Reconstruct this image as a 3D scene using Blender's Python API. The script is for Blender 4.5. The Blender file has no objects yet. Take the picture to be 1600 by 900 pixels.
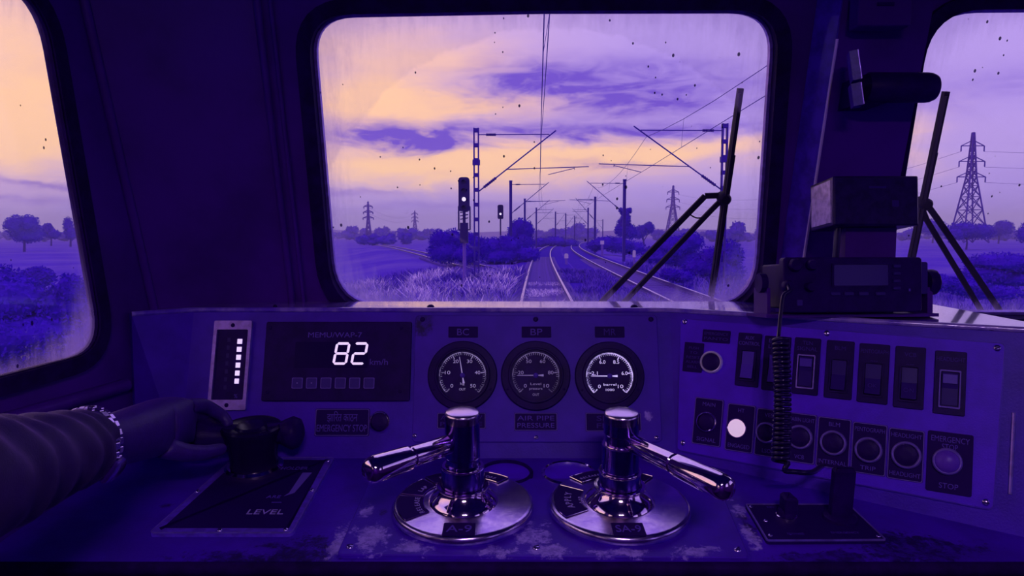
import bpy, bmesh, math, random
import numpy as np
from mathutils import Vector, Matrix, noise as mnoise

random.seed(11)
rng = np.random.default_rng(5)
S = bpy.context.scene
COL = S.collection
PI = math.pi

# ------------------------------------------------------------------ camera
H = 2.25                       # eye height above the rail heads
F = 1100.0                     # focal length in pixels of a 1600 px wide frame
PITCH = math.atan(82 / F)
cam_data = bpy.data.cameras.new('camera')
cam = bpy.data.objects.new('camera', cam_data)
COL.objects.link(cam)
cam_data.sensor_width = 36.0
cam_data.lens = F / 1600 * 36
cam_data.clip_start = 0.02
cam_data.clip_end = 6000
cam.location = (0, 0, H)
cam.rotation_euler = (PI / 2 - PITCH, 0, 0)
S.camera = cam

def ray(u, v):
    a = (u - 800) / F
    b = (450 - v) / F
    return Vector((a, math.cos(PITCH) + b * math.sin(PITCH), -math.sin(PITCH) + b * math.cos(PITCH)))

EYE = Vector((0, 0, H))

def at(u, v, Y):
    d = ray(u, v)
    return EYE + d * (Y / d.y)

# ------------------------------------------------------------------ colour management
S.view_settings.view_transform = 'Standard'
S.view_settings.look = 'None'
S.view_settings.gamma = 1.0
S.view_settings.use_curve_mapping = False
S.view_settings.exposure = 0.0
S.cycles.max_bounces = 8
S.cycles.diffuse_bounces = 4
S.cycles.glossy_bounces = 4
S.cycles.transparent_max_bounces = 12
S.cycles.volume_bounces = 0
S.cycles.use_denoising = True
S.cycles.sample_clamp_indirect = 4.0

# ------------------------------------------------------------------ node helpers
class NT:
    def __init__(self, tree):
        self.t = tree
        tree.nodes.clear()
    def n(self, typ, **kw):
        nd = self.t.nodes.new(typ)
        for k, v in kw.items():
            setattr(nd, k, v)
        return nd
    def put(self, sock, val):
        if hasattr(val, 'is_output'):
            self.t.links.new(val, sock)
        elif isinstance(val, (tuple, list)):
            if len(val) == 3 and sock.type == 'RGBA':
                val = (*val, 1)
            sock.default_value = val
        else:
            sock.default_value = val
    def m(self, op, a, b=0.0, c=None, clamp=False):
        nd = self.n('ShaderNodeMath', operation=op, use_clamp=clamp)
        self.put(nd.inputs[0], a)
        self.put(nd.inputs[1], b)
        if c is not None:
            self.put(nd.inputs[2], c)
        return nd.outputs[0]
    def noise(self, vec, scale, detail=4, rough=.55, dist=0.0, dims='3D'):
        nd = self.n('ShaderNodeTexNoise')
        if vec is not None:
            self.put(nd.inputs['Vector'], vec)
        self.put(nd.inputs['Scale'], scale)
        self.put(nd.inputs['Detail'], detail)
        self.put(nd.inputs['Roughness'], rough)
        self.put(nd.inputs['Distortion'], dist)
        return nd.outputs[0]
    def step(self, val, lo, hi):
        nd = self.n('ShaderNodeMapRange', interpolation_type='SMOOTHSTEP')
        self.put(nd.inputs[0], val)
        self.put(nd.inputs[1], lo)
        self.put(nd.inputs[2], hi)
        return nd.outputs[0]
    def mix(self, fac, a, b):
        nd = self.n('ShaderNodeMix', data_type='RGBA')
        self.put(nd.inputs[0], fac)
        self.put(nd.inputs[6], a)
        self.put(nd.inputs[7], b)
        return nd.outputs[2]
    def mapping(self, vec, scale=(1, 1, 1), loc=(0, 0, 0)):
        nd = self.n('ShaderNodeMapping')
        self.put(nd.inputs['Vector'], vec)
        nd.inputs['Scale'].default_value = scale
        nd.inputs['Location'].default_value = loc
        return nd.outputs[0]
    def sep(self, vec):
        nd = self.n('ShaderNodeSeparateXYZ')
        self.put(nd.inputs[0], vec)
        return nd.outputs
    def comb(self, x, y, z):
        nd = self.n('ShaderNodeCombineXYZ')
        for i, q in enumerate((x, y, z)):
            self.put(nd.inputs[i], q)
        return nd.outputs[0]

def lin(r, g, b):
    return tuple(((c / 255) / 12.92 if c / 255 <= .04045 else ((c / 255 + .055) / 1.055) ** 2.4) for c in (r, g, b))

# ------------------------------------------------------------------ sky: a dusk sky in bands, from directions only
def build_sky():
    w = bpy.data.worlds.new('dusk_sky')
    S.world = w
    w.use_nodes = True
    g = NT(w.node_tree)
    d = g.n('ShaderNodeTexCoord').outputs['Generated']
    x, y, z = g.sep(d)
    az0 = g.m('ARCTAN2', x, y)
    el0 = g.m('ARCSINE', z)
    # cloud-plane coordinates: streaks get thinner towards the horizon
    q = g.m('ADD', g.m('MAXIMUM', z, 0.0), 0.13)
    pv = g.comb(g.m('DIVIDE', x, q), g.m('DIVIDE', y, q), 0.0)
    wv = g.comb(g.m('MULTIPLY', az0, 5.0), g.m('MULTIPLY', el0, 16.0), 0.3)
    n1 = g.noise(wv, 1.3, 5, .6, .6)
    n2 = g.noise(g.mapping(wv, loc=(7, 3, 1)), 1.1, 4, .55, .4)
    n3 = g.noise(g.mapping(pv, (1.0, 1.3, 1)), 1.15, 6, .58, .9)
    az = g.m('ADD', az0, g.m('MULTIPLY', g.m('SUBTRACT', n2, .5), .22))
    el = g.m('ADD', el0, g.m('MULTIPLY', g.m('SUBTRACT', n1, .5), .062))

    def blob(u, v, wu, hv, s):
        dr = ray(u, v).normalized()
        a0, e0 = math.atan2(dr.x, dr.y), math.asin(dr.z)
        ca = math.cos(a0)
        wa = wu / F * ca * ca
        he = hv / F * ca
        da = g.m('DIVIDE', g.m('SUBTRACT', az, a0), wa)
        de = g.m('DIVIDE', g.m('SUBTRACT', el, e0), he)
        r2 = g.m('ADD', g.m('MULTIPLY', da, da), g.m('MULTIPLY', de, de))
        return g.m('MULTIPLY', g.m('EXPONENT', g.m('MULTIPLY', r2, -1.0)), s)

    def total(lst):
        o = None
        for b in lst:
            k = blob(*b)
            o = k if o is None else g.m('ADD', o, k)
        return o
    lav = lin(172, 145, 228)
    lavr = lin(154, 126, 228)
    pink = lin(214, 176, 216)
    peach = lin(255, 199, 158)
    cloud = lin(106, 76, 196)
    # from the horizon up: hazy lavender, a pale rosy band, then lavender overhead
    base = g.mix(g.step(el, .0, .09), lavr, lav)
    rosy = g.m('MULTIPLY', g.step(el, .03, .12), g.m('SUBTRACT', 1.0, g.step(el, .3, .8)))
    west = g.step(g.m('MULTIPLY', az0, -1.0), -.25, .55)       # the sun has set towards the west
    base = g.mix(g.m('MULTIPLY', rosy, g.m('ADD', .1, g.m('MULTIPLY', west, .75))), base, pink)
    gl = g.m('MULTIPLY', g.m('MULTIPLY', west, g.step(el, .05, .13)), g.m('SUBTRACT', 1.0, g.step(el, .3, .75)))
    base = g.mix(g.m('MULTIPLY', gl, .5), base, peach)
    warm = total([(560, 150, 130, 62, .8), (720, 165, 190, 20, .9), (690, 262, 270, 30, 1.1), (960, 243, 260, 20, .75),
                  (1120, 222, 180, 16, .5), (10, 130, 130, 130, 1.0), (690, 90, 130, 30, .55), (1420, 220, 60, 50, .5),
                  (60, 215, 120, 40, .7)])
    colr = g.mix(g.m('MINIMUM', warm, 1.0), base, peach)
    # drifting cloud streaks
    dark = total([(860, 118, 150, 30, .95), (1010, 150, 210, 28, 1.0), (1030, 105, 90, 12, .3), (590, 212, 170, 20, .9), (780, 208, 200, 16, .75),
                  (950, 205, 170, 14, .55), (560, 300, 90, 5, .5), (930, 258, 90, 7, .5), (1560, 135, 170, 26, .5),
                  (30, 285, 140, 8, .7), (20, 310, 120, 6, .5), (700, 320, 160, 6, .3), (1080, 195, 120, 8, .4)])
    dark = g.m('MULTIPLY', dark, g.m('ADD', .55, g.m('MULTIPLY', g.step(n1, .3, .7), .6)))
    n4 = g.noise(g.mapping(wv, (1, 1, 1), (2, 5, 0)), 3.0, 6, .62, 1.2)
    dark = g.m('MULTIPLY', dark, g.m('ADD', .62, g.m('MULTIPLY', g.step(n4, .32, .62), .5)))
    gen = g.m('MULTIPLY', g.step(n3, .52, .74), g.m('ADD', .12, g.m('MULTIPLY', g.step(el, .3, .6), .35)))
    colr = g.mix(g.m('MINIMUM', g.m('ADD', dark, gen), 1.0), colr, cloud)
    low = g.m('SUBTRACT', 1.0, g.step(el0, -.03, .0))
    colr = g.mix(low, colr, lin(70, 40, 150))
    bg = g.n('ShaderNodeBackground')
    g.put(bg.inputs[0], colr)
    bg.inputs[1].default_value = SKY
    out = g.n('ShaderNodeOutputWorld')
    g.t.links.new(bg.outputs[0], out.inputs[0])
SKY = 1.25
FILL_LAMP = 80.0                    # strength of the added, unseen fill lamp behind the driver
HAZE = .0006                   # density of the evening haze over the fields
build_sky()

# ------------------------------------------------------------------ materials
MATS = {}
def mat(name, c, rough=.5, metal=0.0, var=.0, vscale=30.0, bump=0.0, bscale=120.0, c2=None, emit=None, estr=0.0, spec=.22, wear=None, blobs=(), coat=0.0, sheen=0.0):
    """principled surface; var / c2: mottling, bump: fine relief, wear=(colour, lo, hi, scale): chipped paint,
    blobs=[(x, y, rx, ry, colour, lo, hi)]: patches of wear at their own places in object space."""
    m = bpy.data.materials.new(name)
    MATS[name] = m
    m.use_nodes = True
    g = NT(m.node_tree)
    p = g.n('ShaderNodeBsdfPrincipled')
    o = g.n('ShaderNodeOutputMaterial')
    g.t.links.new(p.outputs[0], o.inputs[0])
    oc = g.n('ShaderNodeTexCoord').outputs['Object']
    colr = (*c, 1)
    if var or c2:
        cc = c2 or tuple(k * (1 - var) for k in c)
        colr = g.mix(g.step(g.noise(oc, vscale, 5, .6), .35, .68), c, cc)
    rg = rough
    if wear:
        wc, lo, hi, sc = wear
        f = g.step(g.noise(oc, sc, 8, .68, .3), lo, hi)
        colr = g.mix(f, colr, wc)
        rg = g.m('ADD', rough, g.m('MULTIPLY', f, .12))
    if blobs:
        bx, by, bz = g.sep(oc)
        nz = g.noise(oc, 30, 8, .7, .5)
        fine = g.noise(oc, 170, 5, .75)
        fine2 = g.noise(oc, 75, 6, .7)
        for (cx, cy, rx, ry, wc, amp) in blobs:
            dx = g.m('DIVIDE', g.m('SUBTRACT', bx, cx), rx)
            dy = g.m('DIVIDE', g.m('SUBTRACT', by, cy), ry)
            r = g.m('SQRT', g.m('ADD', g.m('MULTIPLY', dx, dx), g.m('MULTIPLY', dy, dy)))
            val = g.m('ADD', g.m('MULTIPLY', g.m('SUBTRACT', 1.0, r), .75), g.m('MULTIPLY', g.m('SUBTRACT', nz, .53), amp * 1.6))
            val = g.m('ADD', val, g.m('MULTIPLY', g.m('SUBTRACT', fine, .5), 1.1))
            f = g.step(val, -.05, .30)
            f = g.m('MULTIPLY', f, g.m('ADD', .35, g.m('MULTIPLY', g.step(fine2, .35, .62), .6)))
            colr = g.mix(f, colr, wc)
    g.put(p.inputs['Base Color'], colr)
    g.put(p.inputs['Roughness'], rg)
    p.inputs['Metallic'].default_value = metal
    p.inputs['Specular IOR Level'].default_value = spec
    if sheen:
        p.inputs['Sheen Weight'].default_value = sheen
        p.inputs['Sheen Roughness'].default_value = .35
        p.inputs['Sheen Tint'].default_value = (.45, .25, 1.0, 1)
    if coat:
        p.inputs['Coat Weight'].default_value = coat
        p.inputs['Coat Roughness'].default_value = .05
    if emit:
        p.inputs['Emission Color'].default_value = (*emit, 1)
        p.inputs['Emission Strength'].default_value = estr
    if bump:
        bn = g.n('ShaderNodeBump')
        bn.inputs['Strength'].default_value = bump
        bn.inputs['Distance'].default_value = .004
        g.put(bn.inputs['Height'], g.noise(oc, bscale, 4, .6))
        g.t.links.new(bn.outputs[0], p.inputs['Normal'])
    return m

BARE = (.46, .30, .95)
DARKP = (.018, .002, .1)
M_paint = mat('desk_paint', (.080, .006, .62), .42, var=.3, vscale=9, bump=.12, bscale=260, wear=(BARE, .70, .76, 14))
M_plate = mat('panel_paint', (.125, .007, .95), .45, var=.18, vscale=14, bump=.1, bscale=400, wear=(BARE, .73, .77, 22))
M_black = mat('black_plastic', (.024, .0006, .13), .40, var=.3, bump=.1, bscale=500, spec=.09)
M_label = mat('engraved_label_black', (.022, .0006, .12), .5, spec=.06)
M_rubber = mat('gasket_rubber', (.022, .001, .10), .6, spec=.06, var=.4, bump=.25, bscale=150)
M_wall = mat('cab_wall_paint', (.085, .005, .34), .5, var=.35, vscale=4, bump=.12, bscale=90, wear=(DARKP, .69, .74, 9))
M_chrome = mat('polished_steel', (.98, .84, .92), .07, 1.0, c2=(.9, .74, .88), vscale=60)
M_brushed = mat('scratched_flange_steel', (.92, .78, .96), .20, 1.0, c2=(.55, .38, .85), vscale=26, bump=.05, bscale=300)
M_alu = mat('aluminium_trim', (.36, .22, .85), .36, .6, var=.3, vscale=60)
M_screw = mat('screw_steel', (.6, .45, .95), .25, 1.0)
M_text = mat('lettering_dim', (.13, .06, .55), .6)
M_textb = mat('lettering_bright', (.42, .3, .8), .6)
M_textdim = mat('lettering_worn', (.06, .016, .32), .6)
M_line = mat('engraved_line', (.19, .1, .6), .5)

# ------------------------------------------------------------------ mesh helpers
def link(o, parent=None):
    COL.objects.link(o)
    if parent is not None:
        o.parent = parent
    return o

def tag(o, label=None, cat=None, group=None, kind=None):
    if label: o['label'] = label
    if cat: o['category'] = cat
    if group: o['group'] = group
    if kind: o['kind'] = kind
    return o

def thing(name, label, cat, M=None, group=None):
    o = bpy.data.objects.new(name, None)
    o.empty_display_size = .05
    if M is not None:
        o.matrix_world = M if isinstance(M, Matrix) else Matrix.Translation(M)
    COL.objects.link(o)
    return tag(o, label, cat, group)

def basis(z, up=(0, 0, 1)):
    z = Vector(z).normalized()
    u = Vector(up)
    if abs(z.dot(u)) > .98:
        u = Vector((0, 1, 0))
    x = u.cross(z).normalized()
    y = z.cross(x)
    return x, y, z

class MB:
    """collects shapes and links them as one mesh object"""
    def __init__(self):
        self.v, self.f = [], []
    def add(self, vs, fs, M=None):
        k = len(self.v)
        self.v += [tuple(M @ Vector(p)) if M is not None else tuple(p) for p in vs]
        self.f += [tuple(i + k for i in q) for q in fs]
        return self
    def loops(self, rings, cap0=True, cap1=True, M=None):
        n = len(rings[0])
        vs = [p for r in rings for p in r]
        fs = []
        for a in range(len(rings) - 1):
            for i in range(n):
                j = (i + 1) % n
                fs.append((a * n + i, a * n + j, (a + 1) * n + j, (a + 1) * n + i))
        if cap0: fs.append(tuple(reversed(range(n))))
        if cap1: fs.append(tuple(range((len(rings) - 1) * n, len(rings) * n)))
        return self.add(vs, fs, M)
    def box(self, cx, cy, cz, w, h, d, M=None):
        x, y, z = w / 2, h / 2, d / 2
        return self.loops([[(cx - x, cy - y, cz - z), (cx + x, cy - y, cz - z), (cx + x, cy + y, cz - z), (cx - x, cy + y, cz - z)],
                           [(cx - x, cy - y, cz + z), (cx + x, cy - y, cz + z), (cx + x, cy + y, cz + z), (cx - x, cy + y, cz + z)]], M=M)
    def prism(self, pts, z0, z1, bev=0.0, M=None):
        """pts: counter-clockwise outline; bev: chamfer of the top edge"""
        r0 = [(x, y, z0) for x, y in pts]
        if bev:
            ins = inset(pts, bev)
            return self.loops([r0, [(x, y, z1 - bev) for x, y in pts], [(x, y, z1) for x, y in ins]], M=M)
        return self.loops([r0, [(x, y, z1) for x, y in pts]], M=M)
    def rbox(self, cx, cy, w, h, z0, z1, r=0.0, bev=0.0, seg=5, M=None):
        return self.prism(rrect(cx, cy, w, h, r, seg), z0, z1, bev, M)
    def lathe(self, prof, n=40, M=None, cap0=True, cap1=True):
        rings = [[(r * math.cos(2 * PI * i / n), r * math.sin(2 * PI * i / n), z) for i in range(n)] for r, z in prof]
        return self.loops(rings, cap0, cap1, M)
    def tube(self, pts, rad, n=10, caps=True, closed=False, up=(0, 0, 1)):
        pts = [Vector(p) for p in pts]
        rings = []
        prev = None
        for i, p in enumerate(pts):
            a, b = pts[max(i - 1, 0)], pts[min(i + 1, len(pts) - 1)]
            t = (b - a).normalized()
            if prev is None:
                x, y, _ = basis(t, up)
            else:
                x = (prev - t * prev.dot(t)).normalized()
                y = t.cross(x)
            prev = x
            r = rad[i] if isinstance(rad, (list, tuple)) else rad
            rings.append([tuple(p + x * (r * math.cos(2 * PI * k / n)) + y * (r * math.sin(2 * PI * k / n))) for k in range(n)])
        return self.loops(rings, caps, caps)
    def bar(self, a, b, w, h=None, up=(0, 0, 1)):
        """a straight bar of rectangular section from a to b"""
        h = h or w
        a, b = Vector(a), Vector(b)
        x, y, z = basis(b - a, up)
        c = [(-w / 2, -h / 2), (w / 2, -h / 2), (w / 2, h / 2), (-w / 2, h / 2)]
        return self.loops([[tuple(a + x * i + y * j) for i, j in c], [tuple(b + x * i + y * j) for i, j in c]])
    def ball(self, c, r, n=14, m=8, sz=1.0):
        prof = [(max(r * math.sin(PI * k / m), 1e-5), -r * sz * math.cos(PI * k / m)) for k in range(m + 1)]
        return self.lathe(prof, n, Matrix.Translation(c))
    def dome(self, r, h, z0=0.0, n=20, m=5, M=None):
        prof = [(r, z0)] + [(max(r * math.cos(PI / 2 * k / m), 1e-5), z0 + h * math.sin(PI / 2 * k / m)) for k in range(1, m + 1)]
        return self.lathe(prof, n, M)
    def mesh(self, name):
        me = bpy.data.meshes.new(name)
        me.from_pydata(self.v, [], self.f)
        me.validate()
        return me
    def build(self, name, m, parent=None, smooth=35, M=None, label=None, kind=None):
        me = self.mesh(name)
        bm = bmesh.new(); bm.from_mesh(me)
        bmesh.ops.recalc_face_normals(bm, faces=bm.faces)
        bm.to_mesh(me); bm.free()
        if smooth:
            me.polygons.foreach_set('use_smooth', [True] * len(me.polygons))
            me.set_sharp_from_angle(angle=math.radians(smooth))
        me.materials.append(m)
        o = bpy.data.objects.new(name, me)
        if M is not None:
            o.matrix_world = M
        link(o, parent)
        return tag(o, label, None, None, kind)

def inset(pts, d):
    n = len(pts)
    out = []
    for i in range(n):
        p, a, b = Vector(pts[i]), Vector(pts[i - 1]), Vector(pts[(i + 1) % n])
        e0, e1 = (p - a), (b - p)
        if e0.length < 1e-7 or e1.length < 1e-7:
            out.append(tuple(p)); continue
        e0.normalize(); e1.normalize()
        n0, n1 = Vector((-e0.y, e0.x)), Vector((-e1.y, e1.x))
        k = n0 + n1
        q = p + k * (d / max(.3, 1 + n0.dot(n1)))
        out.append((q.x, q.y))
    return out

def rrect(cx, cy, w, h, r=0.0, seg=5):
    x, y = w / 2, h / 2
    if r <= 0:
        return [(cx - x, cy - y), (cx + x, cy - y), (cx + x, cy + y), (cx - x, cy + y)]
    out = []
    for (sx, sy, a0) in ((1, -1, -90), (1, 1, 0), (-1, 1, 90), (-1, -1, 180)):
        for k in range(seg + 1):
            a = math.radians(a0 + 90 * k / seg)
            out.append((cx + sx * (x - r) + r * math.cos(a), cy + sy * (y - r) + r * math.sin(a)))
    return out

def round_poly(pts, rad, seg=7):
    """rounds the corners of an outline; rad: one radius or one per corner"""
    out = []
    n = len(pts)
    for i in range(n):
        p, a, b = Vector(pts[i]), Vector(pts[i - 1]), Vector(pts[(i + 1) % n])
        r = rad[i] if isinstance(rad, (list, tuple)) else rad
        if r <= 0:
            out.append(tuple(p)); continue
        da, db = (a - p).normalized(), (b - p).normalized()
        for k in range(seg + 1):
            t = k / seg
            q = (p + da * r) * (1 - t) ** 2 + p * (2 * t * (1 - t)) + (p + db * r) * t ** 2
            out.append((q.x, q.y))
    return out

def area2(pts):
    return sum(pts[i - 1][0] * pts[i][1] - pts[i][0] * pts[i - 1][1] for i in range(len(pts)))
def ccw(pts):
    return list(pts) if area2(pts) > 0 else list(reversed(pts))

class Plane:
    """a real surface: o + lx*x + ly*y, n pointing off it"""
    def __init__(self, o, x, n):
        self.o, self.n = Vector(o), Vector(n).normalized()
        self.x = (Vector(x) - self.n * Vector(x).dot(self.n)).normalized()
        self.y = self.n.cross(self.x)
    def hit(self, u, v, off=0.0):
        d = ray(u, v)
        t = (self.o + self.n * off - EYE).dot(self.n) / d.dot(self.n)
        return EYE + d * t
    def loc(self, u, v, off=0.0):
        p = self.hit(u, v, off) - self.o
        return p.dot(self.x), p.dot(self.y)
    def uvl(self, p):
        p = Vector(p) - self.o
        return p.dot(self.x), p.dot(self.y)
    def pt(self, lx, ly, lz=0.0):
        return self.o + self.x * lx + self.y * ly + self.n * lz
    def M(self, lx=0.0, ly=0.0, lz=0.0, rot=0.0):
        m = Matrix.Identity(4)
        c, s = math.cos(rot), math.sin(rot)
        X, Y = self.x * c + self.y * s, self.y * c - self.x * s
        for r in range(3):
            m[r][0], m[r][1], m[r][2], m[r][3] = X[r], Y[r], self.n[r], self.pt(lx, ly, lz)[r]
        return m
    def quad(self, *uv):
        """mean box of a traced quad (four pixels): centre, width, height, turn"""
        p = [Vector(self.loc(*q)) for q in uv]          # TL TR BR BL
        c = sum(p, Vector((0, 0))) / 4
        ex = ((p[1] - p[0]) + (p[2] - p[3])) / 2
        ey = ((p[0] - p[3]) + (p[1] - p[2])) / 2
        return c.x, c.y, ex.length, ey.length
    def px(self, u, v):
        """metres per pixel across, at that place"""
        a, b = self.hit(u - 5, v), self.hit(u + 5, v)
        return (b - a).length / 10

def meet(p1, p2, p3):
    A = Matrix((p1.n, p2.n, p3.n))
    return A.inverted() @ Vector((p1.n.dot(p1.o), p2.n.dot(p2.o), p3.n.dot(p3.o)))

def holed(name, outline, holes, z0, z1, m, parent, M, kind=None):
    """a board with holes, between z0 and z1 in the frame M"""
    bm = bmesh.new()
    edges = []
    for lp in [outline] + holes:
        vs = [bm.verts.new((x, y, z0)) for x, y in lp]
        edges += [bm.edges.new((vs[i - 1], vs[i])) for i in range(len(vs))]
    r = bmesh.ops.triangle_fill(bm, use_beauty=True, use_dissolve=False, edges=edges)
    faces = [f for f in bm.faces]
    e = bmesh.ops.extrude_face_region(bm, geom=faces)
    for q in e['geom']:
        if isinstance(q, bmesh.types.BMVert):
            q.co.z = z1
    bmesh.ops.recalc_face_normals(bm, faces=bm.faces)
    me = bpy.data.meshes.new(name)
    bm.to_mesh(me); bm.free()
    me.materials.append(m)
    o = bpy.data.objects.new(name, me)
    o.matrix_world = M
    link(o, parent)
    return tag(o, kind=kind)

def ring_strip(mb, outer, inner, z0, z1):
    """a frame between two outlines with as many points"""
    n = len(outer)
    rings = [[(x, y, z0) for x, y in outer], [(x, y, z1) for x, y in outer], [(x, y, z1) for x, y in inner], [(x, y, z0) for x, y in inner]]
    vs = [p for r in rings for p in r]
    fs = []
    for a in range(4):
        b = (a + 1) % 4
        for i in range(n):
            j = (i + 1) % n
            fs.append((a * n + i, a * n + j, b * n + j, b * n + i))
    return mb.add(vs, fs)

FONT = {}
def text(parent, s, x, y, z, h, m, w=None, name='lettering', shear=0.0, spacing=1.0, label=None, align='c'):
    """raised print: capital height h (or total height per line), fitted to width w"""
    key = (s, shear, spacing)
    if key not in FONT:
        cu = bpy.data.curves.new('lettering', 'FONT')
        cu.body = s
        cu.align_x = 'CENTER'
        cu.space_line = .92
        cu.space_character = spacing
        cu.shear = shear
        cu.resolution_u = 3
        cu.extrude = .012
        ob = bpy.data.objects.new('lettering', cu)
        COL.objects.link(ob)
        me = bpy.data.meshes.new_from_object(ob)
        co = np.empty(len(me.vertices) * 3); me.vertices.foreach_get('co', co)
        bpy.data.objects.remove(ob); bpy.data.curves.remove(cu)
        FONT[key] = (co.reshape(-1, 3), [tuple(p.vertices) for p in me.polygons])
        bpy.data.meshes.remove(me)
    co, fs = FONT[key]
    if not len(co):
        return None
    lo, hi = co.min(0), co.max(0)
    lines = s.count('\n') + 1
    k = h / .72 if lines == 1 else h / (.72 + .92 * (lines - 1))
    kx = k if w is None else w / (hi[0] - lo[0])
    ax = {'c': (lo[0] + hi[0]) / 2, 'l': lo[0], 'r': hi[0]}[align]
    vs = [((p[0] - ax) * kx + x, (p[1] - (lo[1] + hi[1]) / 2) * k + y, (p[2] + .012) * .02 + z) for p in co]
    return MB().add(vs, fs).build(name, m, parent, 0, label=label)

def screw(parent, x, y, z, r, m=None, rot=None):
    o = MB().dome(r, r * .55, z, 14, 4)
    a = random.random() * PI if rot is None else rot
    s = o.build('screw', m or M_screw, parent, 50)
    sl = MB().box(0, 0, z + r * .52, r * 1.5, r * .28, r * .12, Matrix.Translation((x, y, 0)) @ Matrix.Rotation(a, 4, 'Z'))
    s.location = (x, y, 0)
    t = sl.build('slot', M_black, s, 0)
    t.location = (-x, -y, 0)
    return s

def skin(name, chains, m, parent=None, levels=2):
    """chains: [(index of the parent vertex or None, [(point, radius), ...])]; one continuous skinned body"""
    vs, es, rs = [], [], []
    for par, pts in chains:
        last = par
        for p, r in pts:
            vs.append(tuple(p)); rs.append(r)
            if last is not None:
                es.append((last, len(vs) - 1))
            last = len(vs) - 1
    me = bpy.data.meshes.new(name)
    me.from_pydata(vs, es, [])
    o = bpy.data.objects.new(name, me)
    COL.objects.link(o)
    md = o.modifiers.new('skin', 'SKIN')
    md.use_smooth_shade = True
    for i, r in enumerate(rs):
        q = me.skin_vertices[0].data[i]
        q.radius = (r, r) if not isinstance(r, tuple) else r
        q.use_root = (i == 0)
    sd = o.modifiers.new('sub', 'SUBSURF')
    sd.levels = sd.render_levels = levels
    dg = bpy.context.evaluated_depsgraph_get()
    me2 = bpy.data.meshes.new_from_object(o.evaluated_get(dg))
    bpy.data.objects.remove(o)
    me2.polygons.foreach_set('use_smooth', [True] * len(me2.polygons))
    me2.materials.clear(); me2.materials.append(m)
    o = bpy.data.objects.new(name, me2)
    return link(o, parent)

def copy_tree(o, parent=None):
    c = o.copy()
    COL.objects.link(c)
    if parent is not None:
        c.parent = parent
    for ch in list(o.children):
        copy_tree(ch, c)
    return c

def Z(z):
    return H + z

# ------------------------------------------------------------------ the cab: its main surfaces
TILT = math.radians(16)
FASC = Plane((0, 1.42, Z(-.150)), (1, 0, 0), (0, -math.cos(TILT), math.sin(TILT)))       # instrument fascia
DT = math.radians(6)
_p = FASC.hit(800, 716)
DESK = Plane(_p, (1, 0, 0), (0, -math.sin(DT), math.cos(DT)))                          # desk top
_fold = FASC.hit(1047, 484.5)
RA = math.radians(31)
RTILT = math.radians(14)
_nh = Vector((-math.sin(RA), -math.cos(RA), 0))
RF = Plane(_fold, (math.cos(RA), -math.sin(RA), 0), _nh * math.cos(RTILT) + Vector((0, 0, math.sin(RTILT))))   # angled switch fascia
_k = .291
WALL = Plane((0, 1.516, H), (1, 0, 0), Vector((0, -1, -_k)))                            # raked front wall
SIDE_DIR = Vector((math.sin(math.radians(6.5)), math.cos(math.radians(6.5)), 0))
SIDE = Plane((-.75, 1.27, H), SIDE_DIR, Vector((SIDE_DIR.y, -SIDE_DIR.x, 0)))         # left side wall
LEDGE_Z = Z(-.150)
LEDGE = Plane((0, 1.42, LEDGE_Z), (1, 0, 0), (0, 0, 1))

def wall_y(z):            # front wall surface at height z (relative to the eye)
    return 1.516 - _k * z

# window outlines, measured on the walls' own planes
def outline(pl, pts):
    return ccw([pl.loc(u, v) for u, v in pts])
win2 = outline(WALL, round_poly([(478, 20), (850, 13), (1220, 12), (1187, 487), (850, 487), (519, 487)], [72, 0, 75, 84, 0, 80], 8))
win3 = outline(WALL, round_poly([(1450, 12), (1700, 10), (1960, 20), (1960, 500), (1600, 498), (1371, 498)], [86, 0, 80, 80, 0, 30], 8))
# the side window: traced front end, carried on backwards past the eye
_lp = [SIDE.loc(u, v) for u, v in round_poly([(-60, -16), (62, -8), (152, 556), (-60, 632)], [0, 92, 76, 0], 8)]
_s = [(-.92, max(p[1] for p in _lp) + .0), ]
lw_top, lw_bot = SIDE.loc(30, 10)[1] + .012, SIDE.loc(60, 591)[1]
_core = [p for p in _lp if p[0] > SIDE.loc(0, 300)[0] - .12]
win1 = ccw(round_poly([(-.95, lw_bot), SIDE.loc(160, 550), SIDE.loc(63, -8), (-.95, lw_top + .02)], [.07, .085, .085, .07], 8))

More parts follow.
